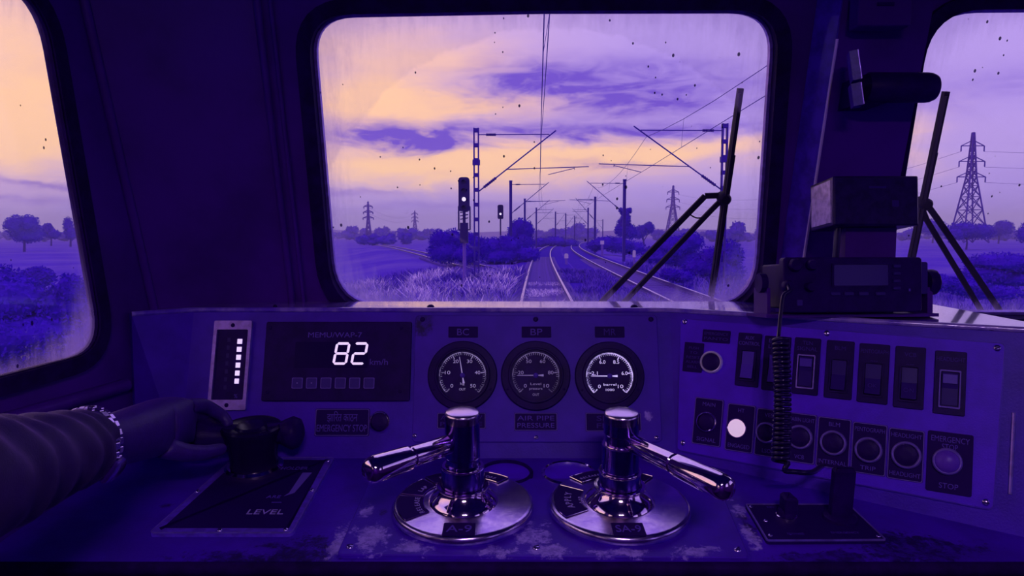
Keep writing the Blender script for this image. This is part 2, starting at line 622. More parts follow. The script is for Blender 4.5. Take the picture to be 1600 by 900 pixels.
# --- glass with road dirt on it
def glass_mat(name, clean=None, amount=.2, seed=0.0, edge=None):
    m = bpy.data.materials.new(name)
    m.use_nodes = True
    g = NT(m.node_tree)
    oc = g.n('ShaderNodeTexCoord').outputs['Object']
    off = g.mapping(oc, loc=(seed, seed * 1.7, 0))
    x, y, z = g.sep(oc)
    film = g.noise(off, 14, 6, .7, .6)
    strk = g.noise(g.mapping(off, (1.0, .14, 1)), 60, 4, .7, .4)
    dirt = g.m('MULTIPLY', g.m('ADD', film, g.m('MULTIPLY', strk, .6)), amount)
    if clean:
        cx, cy, r0 = clean
        dx, dy = g.m('SUBTRACT', x, cx), g.m('SUBTRACT', y, cy)
        rr = g.m('ADD', g.m('SQRT', g.m('ADD', g.m('MULTIPLY', dx, dx), g.m('MULTIPLY', dy, dy))), g.m('MULTIPLY', g.m('SUBTRACT', film, .5), .035))
        unswept = g.step(rr, r0 - .004, r0 + .006)
        dirt = g.m('MULTIPLY', dirt, g.m('ADD', .05, g.m('MULTIPLY', unswept, .95)))
    if edge:
        ex, ey, hw, hh = edge          # grime along the rim of the pane
        ax = g.m('DIVIDE', g.m('ABSOLUTE', g.m('SUBTRACT', x, ex)), hw)
        ay = g.m('DIVIDE', g.m('ABSOLUTE', g.m('SUBTRACT', y, ey)), hh)
        d4 = g.m('POWER', g.m('ADD', g.m('POWER', ax, 5.0), g.m('POWER', ay, 5.0)), .2)
        rim = g.step(g.m('ADD', d4, g.m('MULTIPLY', g.m('SUBTRACT', strk, .5), .25)), .86, 1.06)
        low = g.step(g.m('SUBTRACT', ey, y), hh * .35, hh * 1.05)
        rimw = g.m('MULTIPLY', rim, g.m('ADD', .2, g.m('MULTIPLY', low, .28)))
        spl = g.m('MULTIPLY', g.step(g.noise(off, 75, 5, .75, 1.2), .6, .7), g.m('MULTIPLY', low, g.step(d4, .55, .95)))
        dirt = g.m('ADD', g.m('ADD', dirt, g.m('MULTIPLY', rimw, g.m('ADD', .4, film))), g.m('MULTIPLY', spl, .35))
    vo = g.n('ShaderNodeTexVoronoi')
    g.put(vo.inputs['Vector'], g.mapping(off, (1, .72, 1)))
    vo.inputs['Scale'].default_value = 62
    vo.inputs['Randomness'].default_value = 1
    vs = g.sep(vo.outputs['Color'])
    size = g.m('MULTIPLY', g.m('MAXIMUM', g.m('SUBTRACT', vs[0], .70), 0.0), .62)
    dens = g.step(g.noise(off, 5.5, 2, .5), .40, .52)
    spot = g.m('MULTIPLY', g.step(g.m('SUBTRACT', g.m('MULTIPLY', size, dens), vo.outputs['Distance']), 0.0, .015), .92)
    tr = g.n('ShaderNodeBsdfTransparent'); tr.inputs[0].default_value = (.985, .98, .99, 1)
    df = g.n('ShaderNodeBsdfDiffuse'); df.inputs[0].default_value = (.42, .32, .80, 1)
    tl = g.n('ShaderNodeBsdfTranslucent'); tl.inputs[0].default_value = (.72, .60, 1.0, 1)
    du = g.n('ShaderNodeMixShader'); du.inputs[0].default_value = .8
    g.t.links.new(df.outputs[0], du.inputs[1]); g.t.links.new(tl.outputs[0], du.inputs[2])
    fly = g.n('ShaderNodeBsdfDiffuse'); fly.inputs[0].default_value = (.03, .006, .16, 1)
    gl = g.n('ShaderNodeBsdfGlossy'); gl.inputs['Roughness'].default_value = .03
    fr = g.n('ShaderNodeLayerWeight'); fr.inputs[0].default_value = .5
    a = g.n('ShaderNodeMixShader'); g.put(a.inputs[0], g.m('ADD', .02, g.m('MULTIPLY', g.m('POWER', fr.outputs['Facing'], 5.0), .7))); g.t.links.new(tr.outputs[0], a.inputs[1]); g.t.links.new(gl.outputs[0], a.inputs[2])
    b = g.n('ShaderNodeMixShader'); g.put(b.inputs[0], g.m('MINIMUM', dirt, .8)); g.t.links.new(a.outputs[0], b.inputs[1]); g.t.links.new(du.outputs[0], b.inputs[2])
    c = g.n('ShaderNodeMixShader'); g.put(c.inputs[0], spot); g.t.links.new(b.outputs[0], c.inputs[1]); g.t.links.new(fly.outputs[0], c.inputs[2])
    o = g.n('ShaderNodeOutputMaterial'); g.t.links.new(c.outputs[0], o.inputs[0])
    return m

def scale_to(pts, d):
    return inset(pts, d)

def window(name, pl, out, m_glass, depth, bead=None):
    """rubber gasket, inner bright bead and a pane, set in the hole of a wall"""
    w = bpy.data.objects.new(name, None)
    w.matrix_world = pl.M()
    COL.objects.link(w)
    tag(w, kind='structure')
    g = ring_strip(MB(), inset(out, -.024), inset(out, .004), -depth, .012).build('gasket', M_rubber, w, 50)
    ring_strip(MB(), inset(out, .0035), inset(out, .006 if bead else .010), -depth, -depth + .014).build('glazing_bead', bead or M_alu, w, 50)  # pale default bead stands in for light on the glass edges
    p = MB()
    p.prism(inset(out, .004), -depth + .003, -depth + .008)
    p.build('pane', m_glass, w, 0)
    return w

def ext(pts):
    xs, ys = [p[0] for p in pts], [p[1] for p in pts]
    return (min(xs) + max(xs)) / 2, (min(ys) + max(ys)) / 2, (max(xs) - min(xs)) / 2, (max(ys) - min(ys)) / 2

ca, cb = WALL.loc(860, 448), WALL.loc(860, 45)
G2 = glass_mat('windshield_glass', (ca[0], ca[1], cb[1] - ca[1]), .10, 0.0, ext(win2))
G3 = glass_mat('second_windshield_glass', None, .016, 3.1, ext(win3))
G1 = glass_mat('side_glass', None, .02, 5.3, ext(win1))

# walls
yl = lambda z: z * math.sqrt(1 + _k * _k)      # wall-plane y for a height (approx. along the rake)
zmin, zmax = -1.25, .60
wl0 = [(-.50, yl(zmin)), (1.75, yl(zmin)), (1.75, yl(zmax)), (-.50, yl(zmax))]
# WALL.y may point down; orient heights by its sign
sg = 1 if WALL.y.z > 0 else -1
wl0 = ccw([(x, y * sg) for x, y in wl0])
sg1 = 1 if WALL.x.x > 0 else -1
wl0 = ccw([(x * sg1, y) for x, y in wl0])
holed('wall_front', wl0, [win2, win3], -.05, 0.0, M_wall, None, WALL.M(), 'structure')
window('window_2', WALL, win2, G2, .028)
window('window_3', WALL, win3, G3, .028)

def side_loc(z, y):            # a point of the side wall at world y and height z
    x = -.75 + (y - 1.27) * SIDE_DIR.x / SIDE_DIR.y
    return SIDE.uvl((x, y, Z(z)))
crease_y = lambda z: 1.385 - _k * z
sl = ccw([side_loc(zmin, -1.4), side_loc(zmin, crease_y(zmin)), side_loc(zmax, crease_y(zmax)), side_loc(zmax, -1.4)])
# a driver's door window further back lights the cab from the side
dw = ccw(round_poly([side_loc(-.25, -1.1), side_loc(-.25, -.2), side_loc(.48, -.2), side_loc(.48, -1.1)], .06, 5))
holed('wall_left', sl, [win1, dw], -.012, 0.0, M_wall, None, SIDE.M(), 'structure')
window('window_1', SIDE, win1, G1, .006, M_rubber)
window('window_4', SIDE, dw, G1, .012)

def wpt(x, z):
    return Vector((x, wall_y(z), Z(z)))
def spt(z, y):
    return SIDE.pt(*side_loc(z, y))
mb = MB()
zs = [zmin + (zmax - zmin) * i / 8 for i in range(9)]
row = []
for z in zs:
    a, b = spt(z, crease_y(z)), wpt(-.498, z)
    mid = (a + b) / 2 + Vector((-.012, .018, 0))
    row.append((a, (a * .6 + mid * .4), mid, (b * .6 + mid * .4), b))
vs = [tuple(p) for r in row for p in r]
fs = [(i * 5 + j, i * 5 + j + 1, (i + 1) * 5 + j + 1, (i + 1) * 5 + j) for i in range(8) for j in range(4)]
mb.add(vs, fs)
mb.build('wall_corner', M_wall, None, 60, kind='structure')
# joint strip along the crease and the two mouldings beside the windshield
mb = MB(); mb.tube([spt(z, crease_y(z)) + Vector((.004, -.004, 0)) for z in zs], .009, 8)
mb.build('trim_1', M_wall, None, 60, kind='structure')
zz = [z for z in zs if z > -.2] + [zmax]
zz = [-.146] + [z for z in zs if z > -.13]
for i, (x, r) in enumerate(((-.487, .0075), (-.462, .005))):
    mb = MB(); mb.tube([wpt(x, z) + Vector((0, -r * .6, -r * .2)) for z in zz], r, 10)
    mb.build('trim_%d' % (i + 2), MATS['cab_wall_paint'], None, 60, kind='structure')

# right wall, back wall, floor, ceiling
RW = Plane((1.72, 0, H), (0, 1, 0), (-1, 0, 0))
def rw(y, z):
    return RW.uvl((1.72, y, Z(z)))
rout = ccw([rw(-1.4, zmin), rw(1.95, zmin), rw(1.36, zmax), rw(-1.4, zmax)])
rh1 = ccw(round_poly([rw(.30, -.2), rw(1.22, -.2), rw(1.10, .42), rw(.30, .42)], .07, 5))
rh2 = ccw(round_poly([rw(-1.1, -.25), rw(-.2, -.25), rw(-.2, .48), rw(-1.1, .48)], .06, 5))
holed('wall_right', rout, [rh1, rh2], -.05, 0, M_wall, None, RW.M(), 'structure')
window('window_5', RW, rh1, G1, .012)
window('window_6', RW, rh2, G1, .012)
mb = MB(); mb.box(.32, -1.43, Z((zmin + zmax) / 2), 3.0, .05, zmax - zmin)
mb.build('wall_back', M_wall, None, 0, kind='structure')
mb = MB(); mb.box(.32, .25, Z(zmin - .025), 3.0, 3.45, .05)
mb.build('floor', M_rubber, None, 0, kind='structure')
mb = MB(); mb.box(.32, .10, Z(zmax + .025), 3.0, 3.05, .05)
mb.build('ceiling', M_wall, None, 0, kind='structure')
# steel panel and window sill band under the side window
mb = MB()
sb0, sb1 = spt(lw_bot - .035, .1), spt(lw_bot - .055, 1.33)
mb.tube([sb0 + SIDE.n * .004, (sb0 + sb1) / 2 + SIDE.n * .008, sb1 + SIDE.n * .004], .013, 10)
mb.build('trim_4', M_wall, None, 60, kind='structure')

# the duct that carries the cables up the pillar between the windscreens
PX = [(1.0, 'x')]
def duct(x0, x1, z0, z1, d):
    mb = MB()
    for_ = []
    for z in (z0, z1):
        y = wall_y(z)
        for_.append([(x0, y, Z(z)), (x1, y, Z(z)), (x1 - .004, y - d, Z(z)), (x0 + .004, y - d, Z(z))])
    mb.loops(for_)
    return mb
pl_ = WALL.loc(1262, 210)[0] * sg1
x_l = WALL.hit(1262, 210).x
x_r = WALL.hit(1402, 260).x
def duct_pt(x, z, d):
    return Vector((x, wall_y(z) - d, Z(z)))
mb = MB()
mb.loops([[tuple(duct_pt(x_l - .016, z, 0)), tuple(duct_pt(x_r - .012, z, 0)), tuple(duct_pt(x_r - .016, z, .05)), tuple(duct_pt(x_l + .010, z, .05))] for z in (-.146, zmax)])
mb.build('pillar', M_wall, None, 0, kind='structure')
# its slanted side towards the windshield carries a painted strip and a pale line put in for its edge highlight
mb = MB()
mb.loops([[tuple(duct_pt(x_l - .020, z, .002)), tuple(duct_pt(x_l - .0165, z, .0)), tuple(duct_pt(x_l + .0095, z, .051)), tuple(duct_pt(x_l + .006, z, .053))] for z in (-.145, zmax - .001)])
mb.build('trim_5', mat('pillar_trim_paint', (.10, .02, .66), .30, var=.4, vscale=30, coat=.4), None, 0, kind='structure')
mb = MB(); mb.tube([duct_pt(x_l + .0085, z, .0525) for z in zz if z < .40], .0030, 10)
mb.build('trim_6', mat('edge_highlight_steel', (.9, .75, 1.0), .42, .7), None, 60, kind='structure')  # pale steel line stands in for the highlight along the corner

# added fill lamp, out of view: two glowing discs brighten the fascia
t = thing('added_fill_lamp', 'added twin round fill lamp under the ceiling behind the driver', 'lamp', Matrix.Translation((.15, -.55, Z(zmax))))
MB().rbox(0, 0, .44, .20, -.03, 0, .03).build('lamp_body', M_alu, t, 40)
for sx in (-.1, .1):
    MB().lathe([(.078, -.045), (.080, -.03)], 28, Matrix.Translation((sx, 0, 0))).build('diffuser', mat('fill_lamp_glow', (.5, .3, .9), .5, emit=(.85, .55, 1.0), estr=FILL_LAMP), t, 40)

# ------------------------------------------------------------------ control desk
def fpt(pl, u, v):
    return pl.hit(u, v)
foldt = FASC.hit(1047, 484.5)
foldb = meet(FASC, RF, DESK)
EDGE_V = 877
desk_front_l = DESK.loc(700, EDGE_V)[1]
RIGHT_END = RF.loc(1700, 600)[0]
r_top = RF.pt(RIGHT_END, 0)
# the bottom line of the switch fascia on the desk top
def line_on_desk(pl, lx):
    a, b = pl.pt(lx, 0), pl.pt(lx, -1)
    d = b - a
    t = (DESK.o - a).dot(DESK.n) / d.dot(DESK.n)
    return a + d * t
r_bot = line_on_desk(RF, RIGHT_END)
XL = FASC.loc(296, 560)[0]
l_top = FASC.pt(XL, 0); l_bot = line_on_desk(FASC, XL)
_cd = Vector((-math.sin(math.radians(48)), -math.cos(math.radians(48)), 0))
# the cheek that closes the fascia towards the side wall
CH = Plane(l_top, -_cd, (math.cos(math.radians(48)), -math.sin(math.radians(48)), 0))
c_top = l_top + _cd * .115
c_bot = line_on_desk(CH, CH.uvl(c_top)[0])

desk = thing('control_desk', 'worn blue painted driver control desk with raised instrument fascia under the windshield', 'desk', Matrix.Translation((0, 1.2, Z(-1.25))))
DI = desk.matrix_world.inverted()
def dpart(name, mb, m, smooth=35, **k):
    o = mb.build(name, m, desk, smooth, **k)
    o.matrix_parent_inverse = Matrix.Identity(4)
    o.data.transform(DI)
    return o
def slab(q, n, d):
    """a sheet of thickness d behind the polygon q"""
    n = Vector(n)
    return [[tuple(p) for p in q], [tuple(p - n * d) for p in q]]
# desk top with the chipped paint patches at their places (object space of this part: relative to the desk's foot)
def dxy(u, v):
    p = DI @ DESK.hit(u, v)
    return p.x, p.y
def patch(u, v, wu, wv, colr, amp=1.2):
    x, y = dxy(u, v)
    x1, _ = dxy(u + wu, v); _, y1 = dxy(u, v - wv)
    return (x, y, abs(x1 - x), abs(y1 - y), colr, amp)
M_top = mat('desk_top_paint', (.084, .0062, .62), .36, var=.3, vscale=8, bump=.12, bscale=240, wear=(BARE, .71, .76, 13),
            blobs=[patch(470, 868, 90, 28, DARKP, 1.6), patch(380, 872, 120, 14, DARKP, 1.5), patch(500, 846, 24, 14, DARKP, 1.4), patch(528, 850, 14, 34, BARE, 2.2),
                   patch(1440, 862, 105, 30, DARKP, 1.6), patch(1395, 840, 60, 14, DARKP, 1.5), patch(1168, 820, 10, 26, DARKP, 2.2), patch(1172, 838, 12, 20, BARE, 2.4),
                   patch(1155, 795, 14, 12, BARE, 2.5), patch(1290, 872, 120, 14, DARKP, 1.6), patch(260, 790, 12, 4, DARKP, 1.0)])
fl = DESK.pt(SIDE.pt(*side_loc(-.5, .7)).x + .0, desk_front_l)
fx0, fx1 = -.775, 1.5
q = [DESK.pt(fx0, desk_front_l), DESK.pt(fx1, desk_front_l), DESK.pt(fx1, DESK.uvl(r_bot)[1]), r_bot, foldb, l_bot, c_bot, DESK.pt(fx0, DESK.uvl(c_bot)[1])]
mb = MB(); mb.loops(slab(q, DESK.n, .02)); dpart('desk_top', mb, M_top, 0)
mb = MB(); mb.tube([DESK.pt(x, desk_front_l, -.011) for x in (fx0, -.4, 0, .5, fx1)], .0105, 12); dpart('front_edge', mb, M_rubber)
mb = MB()
a, b = DESK.pt(fx0, desk_front_l + .012, -.02), DESK.pt(fx1, desk_front_l + .012, -.02)
mb.loops([[tuple(a), tuple(b), (b.x, b.y, Z(-1.24)), (a.x, a.y, Z(-1.24))], [(a.x, a.y + .02, a.z), (b.x, b.y + .02, b.z), (b.x, b.y + .02, Z(-1.24)), (a.x, a.y + .02, Z(-1.24))]])
dpart('front_apron', mb, M_wall, 0)
mb = MB(); mb.loops(slab([l_bot, foldb, foldt, l_top], FASC.n, .02)); dpart('fascia', mb, M_paint, 0)
mb = MB(); mb.loops(slab([foldb, r_bot, r_top, foldt], RF.n, .02)); dpart('switch_fascia', mb, M_paint, 0)
mb = MB(); mb.loops(slab([c_bot, l_bot, l_top, c_top], CH.n, .02)); dpart('cheek', mb, M_paint, 0)
# the flat ledge behind, up to the front wall, and its rounded edge; paling stands in for sky sheen
M_ledge = mat('ledge_worn_sheen_paint', (.12, .04, .62), .10, c2=(.42, .28, .8), vscale=16, bump=.04, bscale=200, coat=1.0, wear=(DARKP, .68, .73, 24), spec=.6)
yb = 1.516 + _k * .146 - .0005
q = [c_top, l_top, foldt, r_top, Vector((r_top.x, yb, LEDGE_Z + .006)), Vector((.55, yb, LEDGE_Z + .004)), Vector((c_top.x - .1, yb, LEDGE_Z + .004))]
mb = MB(); mb.loops(slab(q, (0, 0, 1), .014)); dpart('ledge', mb, M_ledge, 0)
mb = MB(); mb.tube([tuple(c_top), tuple(l_top), tuple(foldt), tuple(r_top)], .0052, 12); dpart('ledge_edge', mb, M_ledge)
a_, b_ = RF.hit(1584, 645), RF.hit(1578, 772)
dpart('edge_strip', MB().tube([a_ + RF.n * .003, b_ + RF.n * .003], .0028, 8), M_alu)
for u, w in ((673, 1), (991, 1), (430, .6)):
    p = at(u, 480, 1.46)
    p.z = LEDGE_Z + .001
    o = dpart('bolt', MB().dome(.008 * w, .006, 0, 14, 4, Matrix.Translation(p)), M_black)

M_ring = mat('dull_ring_steel', (.36, .22, .80), .30, .45, spec=.6)
M_ringhi = mat('bright_ring_steel', (.95, .85, 1.0), .25, .3, spec=.6)
def on(pl, lx, ly, lz=0.0):
    return pl.M(lx, ly, lz)

# ------------------------------------------------------------------ bar of lamps (left of the display)
cx, cy, w, h = FASC.quad((340, 502), (398, 502), (384, 641), (324, 641))
t = thing('bar_indicator', 'tall slim metal framed bar of six lit square lamps', 'indicator', on(FASC, cx, cy))
ring_strip(MB(), rrect(0, 0, w, h, .003, 4), rrect(0, .001, w - .013, h - .038, .002, 4), 0, .009).build('bezel', M_alu, t, 40)
for yy in (h / 2 - .0095, -h / 2 + .0095):
    screw(t, 0, yy, .009, .0042, M_black)
MB().rbox(0, .001, w - .012, h - .036, 0, .0035, 0).build('dark_window', M_black, t, 0)
M_led = mat('lit_segment', (.5, .4, .7), .5, emit=(.80, .62, 1.0), estr=1.0)
M_leddim = mat('unlit_segment', (.035, .01, .17), .5)
k = FASC.px(380, 560)
for i in range(6):
    y = h / 2 - .0415 - i * .0158
    MB().box(w * .195, y, .0042, .0092 - i * .0002, .0098, .002).build('lamp_segment', M_led, t, 0)
for i in range(7):
    y = h / 2 - .038 - i * .0158
    MB().box(-w * .10, y, .0038, .006, .008, .001).build('unlit_segment', M_leddim, t, 0)
text(t, '%', w * .195, -h / 2 + .0275, .0036, .008, M_text)

# ------------------------------------------------------------------ speed display
cx, cy, w, h = FASC.quad((417, 503), (645, 504), (640, 628), (411, 626))
t = thing('speed_display', 'black digital speed display reading 82 km/h with six small keys below', 'display', on(FASC, cx, cy))
L = lambda u, v: (FASC.loc(u, v)[0] - cx, FASC.loc(u, v)[1] - cy)
MB().rbox(0, 0, w, h, 0, .007, .004, .0012).build('face_panel', M_black, t, 30)
x0, y0 = L(515, 555)
MB().rbox(x0 + .005, y0, .145, .052, .007, .0074, .002).build('display_window', mat('display_glass', (.016, .002, .09), .18), t, 0)
x, y = L(525, 524); text(t, 'MEMU/WAP-7', x, y, .0071, .0108, M_text, w=k * 84)
x, y = L(593, 566); text(t, 'km/h', x, y, .0071, .0125, M_text, w=k * 28)
SEG = {'8': 'abcdefg', '2': 'abged'}
def digit(ch, x, y, hh, ww, parent):
    s = .14; tk = hh * .105; g_ = hh * .012
    sh = lambda px, py: (x + px + s * py, y + py)
    def hseg(py): return [(-ww / 2 + g_, py), (-ww / 2 + tk * .6, py - tk / 2), (ww / 2 - tk * .6, py - tk / 2), (ww / 2 - g_, py), (ww / 2 - tk * .6, py + tk / 2), (-ww / 2 + tk * .6, py + tk / 2)]
    def vseg(px, a, b): return [(px, a + g_), (px + tk / 2, a + tk * .6), (px + tk / 2, b - tk * .6), (px, b - g_), (px - tk / 2, b - tk * .6), (px - tk / 2, a + tk * .6)]
    hh2 = hh / 2 - tk / 2
    geo = {'a': hseg(hh2), 'g': hseg(0), 'd': hseg(-hh2), 'f': vseg(-ww / 2, 0, hh2), 'b': vseg(ww / 2, 0, hh2), 'e': vseg(-ww / 2, -hh2, 0), 'c': vseg(ww / 2, -hh2, 0)}
    for c_ in SEG[ch]:
        MB().prism(ccw([sh(*p) for p in geo[c_]]), .0074, .0082).build('digit_segment', M_led7, parent, 0)
M_led7 = mat('display_digit', (.6, .5, .7), .5, emit=(.84, .64, .98), estr=.95)
for ch, u in (('8', 535), ('2', 563)):
    x, y = L(u, 553)
    digit(ch, x, y, k * 35, k * 19, t)
M_key = mat('key_cap', (.05, .016, .26), .45)
for i in range(6):
    x, y = L(466.5 + i * 22.3, 599)
    kc = MB().rbox(x, y, k * 15, k * 15, .007, .0095, .002, .0006).build('key', M_key, t, 40)
    ring_strip(MB(), rrect(x, y, k * 16.5, k * 16.5, .002), rrect(x, y, k * 14.6, k * 14.6, .002), .007, .0099).build('key_rim', M_line, kc, 0)
    if i < 2:
        MB().box(x, y, .0096, .0022, .0022, .0006).build('key_mark', M_textb, kc, 0)
for u, v in ((628, 513), (626, 612), (424, 513), (420, 613)):
    x, y = L(u, v)
    screw(t, x, y, .007, .0036, M_black)

# emergency stop plate and its button
cx, cy, w, h = FASC.quad((494, 638), (578, 639), (577, 682), (491, 681))
t = thing('name_plate', 'black engraved plate reading EMERGENCY STOP under a line of script', 'sign', on(FASC, cx, cy))
MB().rbox(0, 0, w, h, 0, .0025, .003, .0008).build('plate', M_label, t, 30)
ring_strip(MB(), rrect(0, 0, w - .002, h - .002, .003), rrect(0, 0, w - .0042, h - .0042, .003), .0024, .003).build('border_line', M_line, t, 0)
text(t, 'झािरत काठन', 0, h * .2, .0026, h * .30, M_text, w=w * .56)
text(t, 'EMERGENCY STOP', 0, -h * .21, .0026, h * .26, M_text, w=w * .92)

def push_button(name, label, pl, u, v, rpx, group=None, lit=None, cat='button', cap='flat', ringm=None, off=.0):
    lx, ly = pl.loc(u, v, off)
    r = pl.px(u, v) * rpx
    t = thing(name, label, cat, on(pl, lx, ly, off), group)
    MB().lathe([(r, 0), (r, .005), (r * .96, .0080), (r * .89, .0094), (r * .82, .0084), (r * .78, .004)], 32).build('chrome_ring', ringm or M_chrome, t, 40)
    if cap == 'flat':
        MB().lathe([(r * .77, .001), (r * .77, .0068), (r * .70, .0078), (r * .2, .0074), (1e-5, .0073)], 28).build('button_cap', lit or M_black, t, 40)
    else:
        MB().dome(r * .86, r * .5, .004, 28, 7).build('button_cap', lit or M_black, t, 60)
    return t
push_button('push_button', 'black push button in a thin ring beside the EMERGENCY STOP plate', FASC, 594, 659, 17)

# ------------------------------------------------------------------ gauge panel with three pressure gauges
cx, cy, w, h = FASC.quad((652, 493), (1026, 493), (1034, 692), (642, 690))
t = thing('gauge_panel', 'square blue gauge panel screwed to the middle of the fascia', 'panel', on(FASC, cx, cy))
PZ = .005
M_gp = mat('gauge_panel_paint', (.084, .0062, .62), .46, var=.2, vscale=10, bump=.1, bscale=400,
           blobs=[(w * .445, -h * .30, .012, .012, BARE, 1.6), (-w * .47, h * .44, .024, .034, DARKP, .5)])
MB().rbox(0, 0, w, h, 0, PZ, .008, .0012).build('panel_plate', M_gp, t, 30)
for u, v in ((660, 499), (837, 499), (1017, 499), (648, 681), (838, 684), (1026, 684)):
    x, y = FASC.loc(u, v, PZ)
    screw(t, x - cx, y - cy, PZ, .0052, M_screw if v > 600 else M_black)

def plate(name, label, pl, quad, lines, off=0.0, frame=False, m=None, lh=.3, tw=.86, group=None, rot=0.0):
    cx, cy, w, h = pl.quad(*quad)
    t = thing(name, label, 'sign', pl.M(cx, cy, off, rot), group)
    MB().rbox(0, 0, w, h, 0, .002, .0015, .0005).build('plate', M_label, t, 30)
    if frame:
        ring_strip(MB(), rrect(0, 0, w - .001, h - .001, .002), rrect(0, 0, w - .0032, h - .0032, .002), .0019, .0025).build('border_line', M_line, t, 0)
    n = len(lines)
    for i, s in enumerate(lines):
        y = ((n - 1) / 2 - i) * h * (.8 / n)
        ww = tw if not isinstance(tw, (list, tuple)) else tw[i]
        text(t, s, 0, y, .0021, h * lh, m or M_textdim, w=w * ww)
    return t
for u, s, nm in ((724, 'BC', 'first'), (838, 'BP', 'middle'), (952, 'MR', 'last')):
    plate('name_plate', 'small black plate lettered %s above its gauge' % s, FASC, ((u - 23, 511), (u + 23, 511), (u + 23, 528), (u - 23, 528)), [s], PZ, m=M_textdim if s == 'MR' else M_text, lh=.62, tw=.40)
plate('name_plate', 'framed black plate reading AIR FLOW PRESSURE behind the column lettered A-9', FASC, ((684, 645), (759, 645), (759, 670), (683, 670)), ['AIR FLOW', 'PRESSURE'], PZ, True, lh=.27)
plate('name_plate', 'framed black plate reading PRESSURE under the gauge lettered BP', FASC, ((804, 645), (870, 645), (871, 673), (803, 673)), ['AIR PIPE', 'PRESSURE'], PZ, True, lh=.27, m=M_text)
plate('name_plate', 'framed black plate half hidden by the column lettered SA-9', FASC, ((915, 645), (1001, 645), (1001, 674), (914, 674)), ['SPEED', 'FLOW'], PZ, True, lh=.27, tw=.6)

M_dial = mat('dial_black', (.010, .0015, .075), .55)
def gauge(label, u, v, nums, a_needle, words_, em, rp=54):
    lx, ly = FASC.loc(u, v, PZ)
    k = FASC.px(u, v)
    r = k * rp
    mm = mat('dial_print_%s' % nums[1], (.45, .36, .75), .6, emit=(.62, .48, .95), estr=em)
    t = thing('pressure_gauge', label, 'gauge', on(FASC, lx, ly, PZ), 'pressure gauges')
    MB().lathe([(r, 0), (r, .006), (r * .97, .0085), (r * .80, .009), (r * .775, .0125), (r * .74, .0125), (r * .73, .006)], 56).build('flange', M_black, t, 40)
    MB().lathe([(r * .73, .002), (r * .73, .0055), (1e-5, .0055)], 48).build('dial', M_dial, t, 30)
    ra = k * 36.5
    def arc(r0, r1, a0, a1, z0, z1, n):
        mb = MB()
        o, i_ = [], []
        for j in range(n + 1):
            a = math.radians(a0 + (a1 - a0) * j / n)
            o.append((r1 * math.cos(a), r1 * math.sin(a))); i_.append((r0 * math.cos(a), r0 * math.sin(a)))
        rings = [[(*o[j], z0), (*o[j], z1), (*i_[j], z1), (*i_[j], z0)] for j in range(n + 1)]
        return mb.loops(rings)
    A0, A1 = 226, -46
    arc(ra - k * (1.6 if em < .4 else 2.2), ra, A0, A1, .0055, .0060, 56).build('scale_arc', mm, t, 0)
    mb = MB()
    for j in range(51):
        a = math.radians(A0 + (A1 - A0) * j / 50)
        big = j % 10 == 0
        l = k * (6.5 if big else 3.2)
        M = Matrix.Rotation(a, 4, 'Z')
        mb.box(ra - k * 1.6 - l / 2, 0, .0058, l, k * (1.8 if big else .9), .0004, M)
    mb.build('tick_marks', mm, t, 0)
    for j, s in enumerate(nums):
        a = math.radians(A0 + (A1 - A0) * j / 5)
        rr = k * 23.5
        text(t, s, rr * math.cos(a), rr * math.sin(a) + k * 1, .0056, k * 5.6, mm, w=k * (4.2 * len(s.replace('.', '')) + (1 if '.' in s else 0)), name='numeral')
    for j, s in enumerate(words_):
        text(t, s, 0, -k * (13 + 8.2 * j), .0056, k * 3.8, mm, w=k * min(20, 3.3 * len(s)), name='dial_lettering')
    nd = MB()
    M = Matrix.Rotation(math.radians(a_needle), 4, 'Z')
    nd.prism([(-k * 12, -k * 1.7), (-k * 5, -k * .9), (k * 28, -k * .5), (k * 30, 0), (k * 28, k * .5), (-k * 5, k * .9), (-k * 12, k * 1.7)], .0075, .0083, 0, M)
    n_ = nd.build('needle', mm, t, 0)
    MB().lathe([(k * 3.9, .0055), (k * 3.9, .009), (k * 2.6, .0102), (1e-5, .0102)], 20).build('hub', mat('needle_hub', (.09, .03, .5), .4) if 'needle_hub' not in MATS else MATS['needle_hub'], n_, 40)
    for a in (200, 340):
        screw(t, r * .86 * math.cos(math.radians(a)), r * .86 * math.sin(math.radians(a)) - r * .1, .0088, .0026, M_black)
    return t
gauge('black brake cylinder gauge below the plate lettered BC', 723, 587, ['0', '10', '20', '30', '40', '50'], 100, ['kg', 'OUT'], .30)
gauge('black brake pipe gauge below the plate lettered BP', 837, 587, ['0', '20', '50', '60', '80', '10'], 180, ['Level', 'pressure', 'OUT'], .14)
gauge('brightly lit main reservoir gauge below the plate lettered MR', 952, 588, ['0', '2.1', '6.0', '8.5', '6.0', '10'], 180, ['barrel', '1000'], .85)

# ------------------------------------------------------------------ switch panel on the angled fascia
cx, cy, w, h = RF.quad((1063, 497), (1572, 536), (1553, 798), (1058, 704))
sp = thing('switch_panel', 'large blue switch panel on the angled fascia', 'panel', on(RF, cx, cy))
c4 = [RF.loc(*q) for q in ((1063, 497), (1572, 536), (1553, 798), (1058, 704))]
pts = round_poly(ccw([(x - cx, y - cy) for x, y in c4]), .010, 5)
SZ = .0045
MB().prism(pts, 0, SZ, .001).build('panel_plate', M_plate, sp, 30)
ring_strip(MB(), pts, inset(pts, .0022), SZ - .0012, SZ + .0008).build('panel_rim', M_paint, sp, 0)
for u, v in ((1070, 503), (1292, 521), (1558, 544), (1540, 785), (1067, 692)):
    x, y = RF.loc(u, v, SZ)
    screw(sp, x - cx, y - cy, SZ, .0058)

